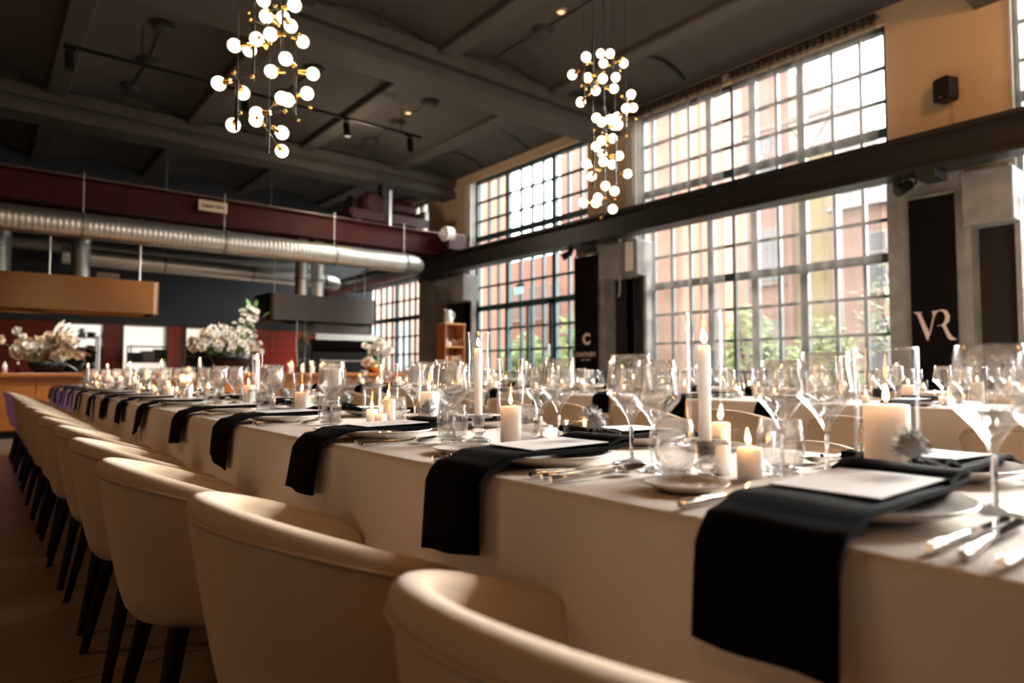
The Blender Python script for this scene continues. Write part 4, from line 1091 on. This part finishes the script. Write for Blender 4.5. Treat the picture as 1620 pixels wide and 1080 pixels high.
def cluster_item(tb, kind, x, y, r, h, cyl=None, z=ZT, note=''):
    w = WHERE.get(tb, tb)
    k = nC.get((tb, kind), 0); nC[tb, kind] = k+1
    what = {'pillar': 'thick white pillar candle', 'votive': 'short lit candle', 'taper': 'tall thin taper candle'}[kind]
    lb = '%s, %s along the %s' % (what, ORD[k], w)
    grp = {'pillar': 'pillar candles on the ', 'votive': 'short candles on the ', 'taper': 'taper candles on the '}[kind]+w
    zz = z
    if kind == 'taper':
        s_ = STICK.put((x, y, z), 0, 'clear glass candlestick, %s along the %s' % (ORD[k], w), 'glass candlesticks on the '+w)
        o = candle('taper_candle', x, y, lb, r, h, z+.0435); zz = z+.0685
    else:
        o = candle('pillar_candle' if kind == 'pillar' else 'short_candle', x, y, lb, r, h, z)
    o['group'] = grp
    if cyl:
        o = cylinder(x+cyl[2] if len(cyl) > 2 else x, y, 'clear glass cylinder around the %s %s of the %s' % (ORD[k], {'pillar': 'pillar candle', 'votive': 'short candle', 'taper': 'taper candle'}[kind], w), cyl[0], cyl[1], zz)
        o['group'] = 'glass cylinders on the '+w
for a in (('pillar', 1.09, .426, .032, .124, (.046, .21)), ('votive', .975, .590, .0195, .052, (.042, .078)), ('taper', .895, .618, .0097, .172, (.029, .20)), ('pillar', .99, .652, .016, .088, None),
          ('votive', 1.115, 1.10, .0205, .040, (.052, .058)), ('pillar', 1.003, 1.239, .025, .092, (.034, .205)), ('taper', .976, 1.335, .0105, .190, (.029, .205)),
          ('pillar', 1.072, 1.72, .028, .115, (.037, .20)), ('pillar', 1.035, 1.905, .021, .088, (.034, .2)), ('votive', 1.035, 2.02, .019, .05, (.032, .12)), ('votive', .975, 1.845, .019, .045, None),
          ('pillar', 1.02, 2.60, .0275, .095, (.039, .17)), ('votive', 1.10, 2.74, .02, .045, (.035, .10)), ('pillar', 1.03, 3.30, .028, .112, (.043, .20)), ('taper', 1.12, 3.46, .0105, .2, (.029, .2)),
          ('pillar', .99, 3.86, .024, .085, (.034, .15)), ('votive', 1.02, 4.02, .02, .045, (.034, .1))):
    cluster_item('front', *a)
rc = random.Random(12)
def run(tb, y0, y1, xc, step):
    y = y0; k = 0
    while y < y1:
        kind = ('pillar', 'votive', 'taper', 'pillar', 'votive')[k % 5]
        x = xc+((k % 3)-1)*.07+rc.uniform(-.02, .02)
        if kind == 'pillar': cluster_item(tb, kind, x, y, rc.choice((.024, .028, .033)), rc.choice((.08, .105, .125)), rc.choice(((.043, .2), (.037, .17), None)))
        elif kind == 'votive': cluster_item(tb, kind, x, y, .02, .045, rc.choice(((.034, .1), (.042, .078), None)))
        else: cluster_item(tb, kind, x, y, .0105, rc.choice((.19, .2)), (.029, .2) if k % 2 else None)
        y += step*rc.uniform(.85, 1.15); k += 1
run('front', 4.3, 9.2, 1.05, .165)
run('middle', .5, 9.2, 3.985, .19)
run('far', .9, 9.0, 6.735, .22)
for k in range(12):
    x = 4.35+.10*k+rc.uniform(-.02, .02); kd = ('pillar', 'pillar', 'votive')[k % 3]
    cluster_item('wooden kitchen counter', kd, x, 11.66+.16*(k % 2), .028 if kd == 'pillar' else .022, (.13, .17, .06)[k % 3], (.045, .22 if k % 2 else .26) if k % 2 == 0 or k == 5 else None, .915)

# ================================================================== CURTAINS
def curtain(label, y0, y1, z0, z1, x, seed, tail=0):
    rr = random.Random(seed); ks = [(rr.uniform(18, 40), rr.uniform(0, 6), rr.uniform(.3, 1)) for _ in range(5)]
    L = y1-y0; N = int(L/.022)
    def fn(u, v):
        y = y0+L*u; z = z0+(z1-z0)*v
        e = min(u, 1-u)*L; bunch = math.exp(-e/.12)
        w = sum(a*sin(k*y+p) for k, p, a in ks)*.011*(1+.5*(1-v))+bunch*.05*sin(y*95)
        return (x+w, y, z)
    t = thing('sheer_curtain', label, 'curtain')
    obj('fabric', MB().grid(fn, N, 8), SHEER, t)
    hd = MB()
    def fh(u, v):
        y = y0+L*u; return (x-.03+.03*sin(y*60), y, z1-.09+.1*v)
    hd.grid(fh, N, 2); hd.grid(lambda u, v: (fh(u, v)[0]-.012, fh(u, v)[1], fh(u, v)[2]), N, 2)
    obj('pleated_heading', hd, mat('heading_tape', (.05, .04, .035), .9), t)
    return t
curtain('sheer grey curtain on the right half of the big curtained window', 3.42, 5.52, .12, 5.47, 8.78, 1)
curtain('sheer grey curtain on the left half of the big curtained window', 5.66, 7.50, .12, 5.47, 8.78, 2)
curtain('sheer grey curtain at the right edge, beyond the ochre wall', 1.35, 2.02, .12, 5.47, 8.80, 3)
o = obj('curtain_track', MB().box(8.72, 8.86, 3.42, 7.5, 5.46, 5.49), DSTEEL); tag(o, 'dark curtain track above the big curtained window', 'curtain track')

# ================================================================== OUTSIDE
struct('ground', MB().box(9.8, 60, -20, 45, -.6, -.35), YARD)
def house(name, label, x0, x1, y0, y1, h, m, wins, depth=.12, side='x'):
    t = thing(name, label, 'building', (x0, (y0+y1)/2, -.4))
    obj('wall', MB().box(0, x1-x0, y0-(y0+y1)/2, y1-(y0+y1)/2, 0, h+.4), m, t)
    wm = {}
    for (y, z, w, hh) in wins:
        yy = y-(y0+y1)/2
        f = obj('window', MB().box(-.05, .0, yy-w/2-.07, yy+w/2+.07, z-hh/2-.07, z+hh/2+.07).box(-.12, .0, yy-w/2-.2, yy+w/2+.2, z-hh/2-.18, z-hh/2-.08), STONE, t)
        obj('pane', MB().box(-.065, -.045, yy-w/2, yy+w/2, z-hh/2, z+hh/2), FARGL, f)
        obj('bar', MB().box(-.085, -.06, yy-.03, yy+.03, z-hh/2, z+hh/2).box(-.085, -.06, yy-w/2, yy+w/2, z+hh*.15-.03, z+hh*.15+.03), STONE, f)
    return t
house('brick_tower', 'orange brick stair tower seen through the left of the curtained window', 14.0, 17, 10.35, 12.6, 16, BRICKA, [])
house('brick_wing', 'orange brick wing seen through the far windows', 14.0, 18, 22.4, 44, 15, BRICKA, [(24.5+2.6*k, z, 1.1, 1.9) for k in range(7) for z in (2.4, 6.2, 10)])
house('brick_factory', 'long pinkish brick factory across the yard', 24, 32, 12.6, 25.4, 12.6, BRICKB, [(13.6+2.3*k, z, 1.15, 2.0) for k in range(5) for z in (2.3, 5.9, 9.6)])
house('brick_workshop', 'lower brick workshop with pale windows seen through the middle window', 25, 32, 25.5, 40, 7.6, BRICKB, [(26.7+2.0*k, z, 1.2, 1.8) for k in range(6) for z in (2.3, 5.4)])
house('rendered_house', 'narrow yellow rendered house beside the pink factory', 24.3, 32, 11.2, 12.6, 9.2, YELLOW, [(11.9, 2.3, .7, 1.5)])
t = house('brick_house', 'lower brick house with a grey roof seen through the right of the curtained window', 24, 31, 4.0, 11.1, 6.8, BRICKB, [(5.2+2.0*k, z, 1.1, 1.9) for k in range(3) for z in (2.2, 5.2)])
obj('roof', MB().extrude([(-.4, 7.1), (3.5, 9.9), (7.4, 7.1)], lambda u, v: Vector((u, -3.55, v)), (0, 7.1, 0)), ROOFG, t)
house('brick_annex', 'plain brick annex at the right beyond the curtains', 26, 33, -6, 3.6, 5.4, BRICKB, [(-3.5+2.2*k, 2.4, 1.1, 1.8) for k in range(3)])
g = thing('steel_gantry', 'white steel lattice gantry across the yard outside', 'gantry', (19, 0, 0))
for y in (8.6, 11.6, 14.6): obj('post', MB().box(-.1, .1, y-.1, y+.1, -.4, 8.6), STONE, g)
obj('chord', MB().box(-.08, .08, 8.5, 14.7, 8.5, 8.65), STONE, g); obj('chord', MB().box(-.08, .08, 8.5, 14.7, 7.5, 7.62), STONE, g)
for k in range(8): obj('brace', MB().cyl((0, 8.6+k*.75, 7.55 if k % 2 else 8.55), (0, 9.35+k*.75, 8.55 if k % 2 else 7.55), .04, n=6), STONE, g)
LG = [mat('bush_green', (0.124, 0.171, 0.05), .7, var=.3, scale=2), mat('bush_dark', (0.093, 0.112, 0.059), .7, var=.3, scale=2)]
def bush(label, x, y, r, h, seed, m):
    rr = random.Random(seed); t = thing('garden_bush', label, 'bush', (x, y, -.36))
    mb = MB()
    for k in range(900):
        a = rr.uniform(0, 2*pi); ph = math.acos(rr.uniform(-.2, 1)); q = rr.uniform(.55, 1)
        p = Vector((r*q*sin(ph)*cos(a), r*q*sin(ph)*sin(a), h*.45+h*.5*q*cos(ph)))
        d = Vector((rr.gauss(0, 1), rr.gauss(0, 1), rr.gauss(0, .7))).normalized(); e = d.orthogonal().normalized(); s_ = rr.uniform(.07, .14)
        mb.add([p, p+d*s_+e*s_*.4, p+d*s_*2, p+d*s_-e*s_*.4], [(0, 1, 2, 3)])
    f = obj('foliage', mb, m, t); f['kind'] = 'stuff'
    st = MB()
    for k in range(6):
        a = k*1.05; st.tube([(0, 0, 0), (r*.3*cos(a), r*.3*sin(a), h*.35), (r*.6*cos(a), r*.6*sin(a), h*.7)], [.05, .035, .015], 5)
    obj('stems', st, BLACKW, t)
bs_ = [('left of the middle window door', 12.4, 14.6, .8, 2.6, 0), ('right of the glazed door', 12.6, 12.4, .9, 3.3, 0),
       ('at the left of the curtained window', 15.3, 9.2, .75, 3.2, 0), ('below the curtain gap', 15.2, 7.4, .8, 2.4, 0), ('right of the curtain gap', 14.0, 6.6, .6, 2.6, 0),
       ('tall and grey green at the right of the curtained window', 17.5, 6.0, 1.6, 4.6, 1), ('low at the right end of the curtained window', 14.5, 4.4, .9, 2.8, 0)]
for k, (w_, x, y, r_, h_, m_) in enumerate(bs_): bush('leafy bush outside, '+w_, x, y, r_, h_, k, LG[m_])
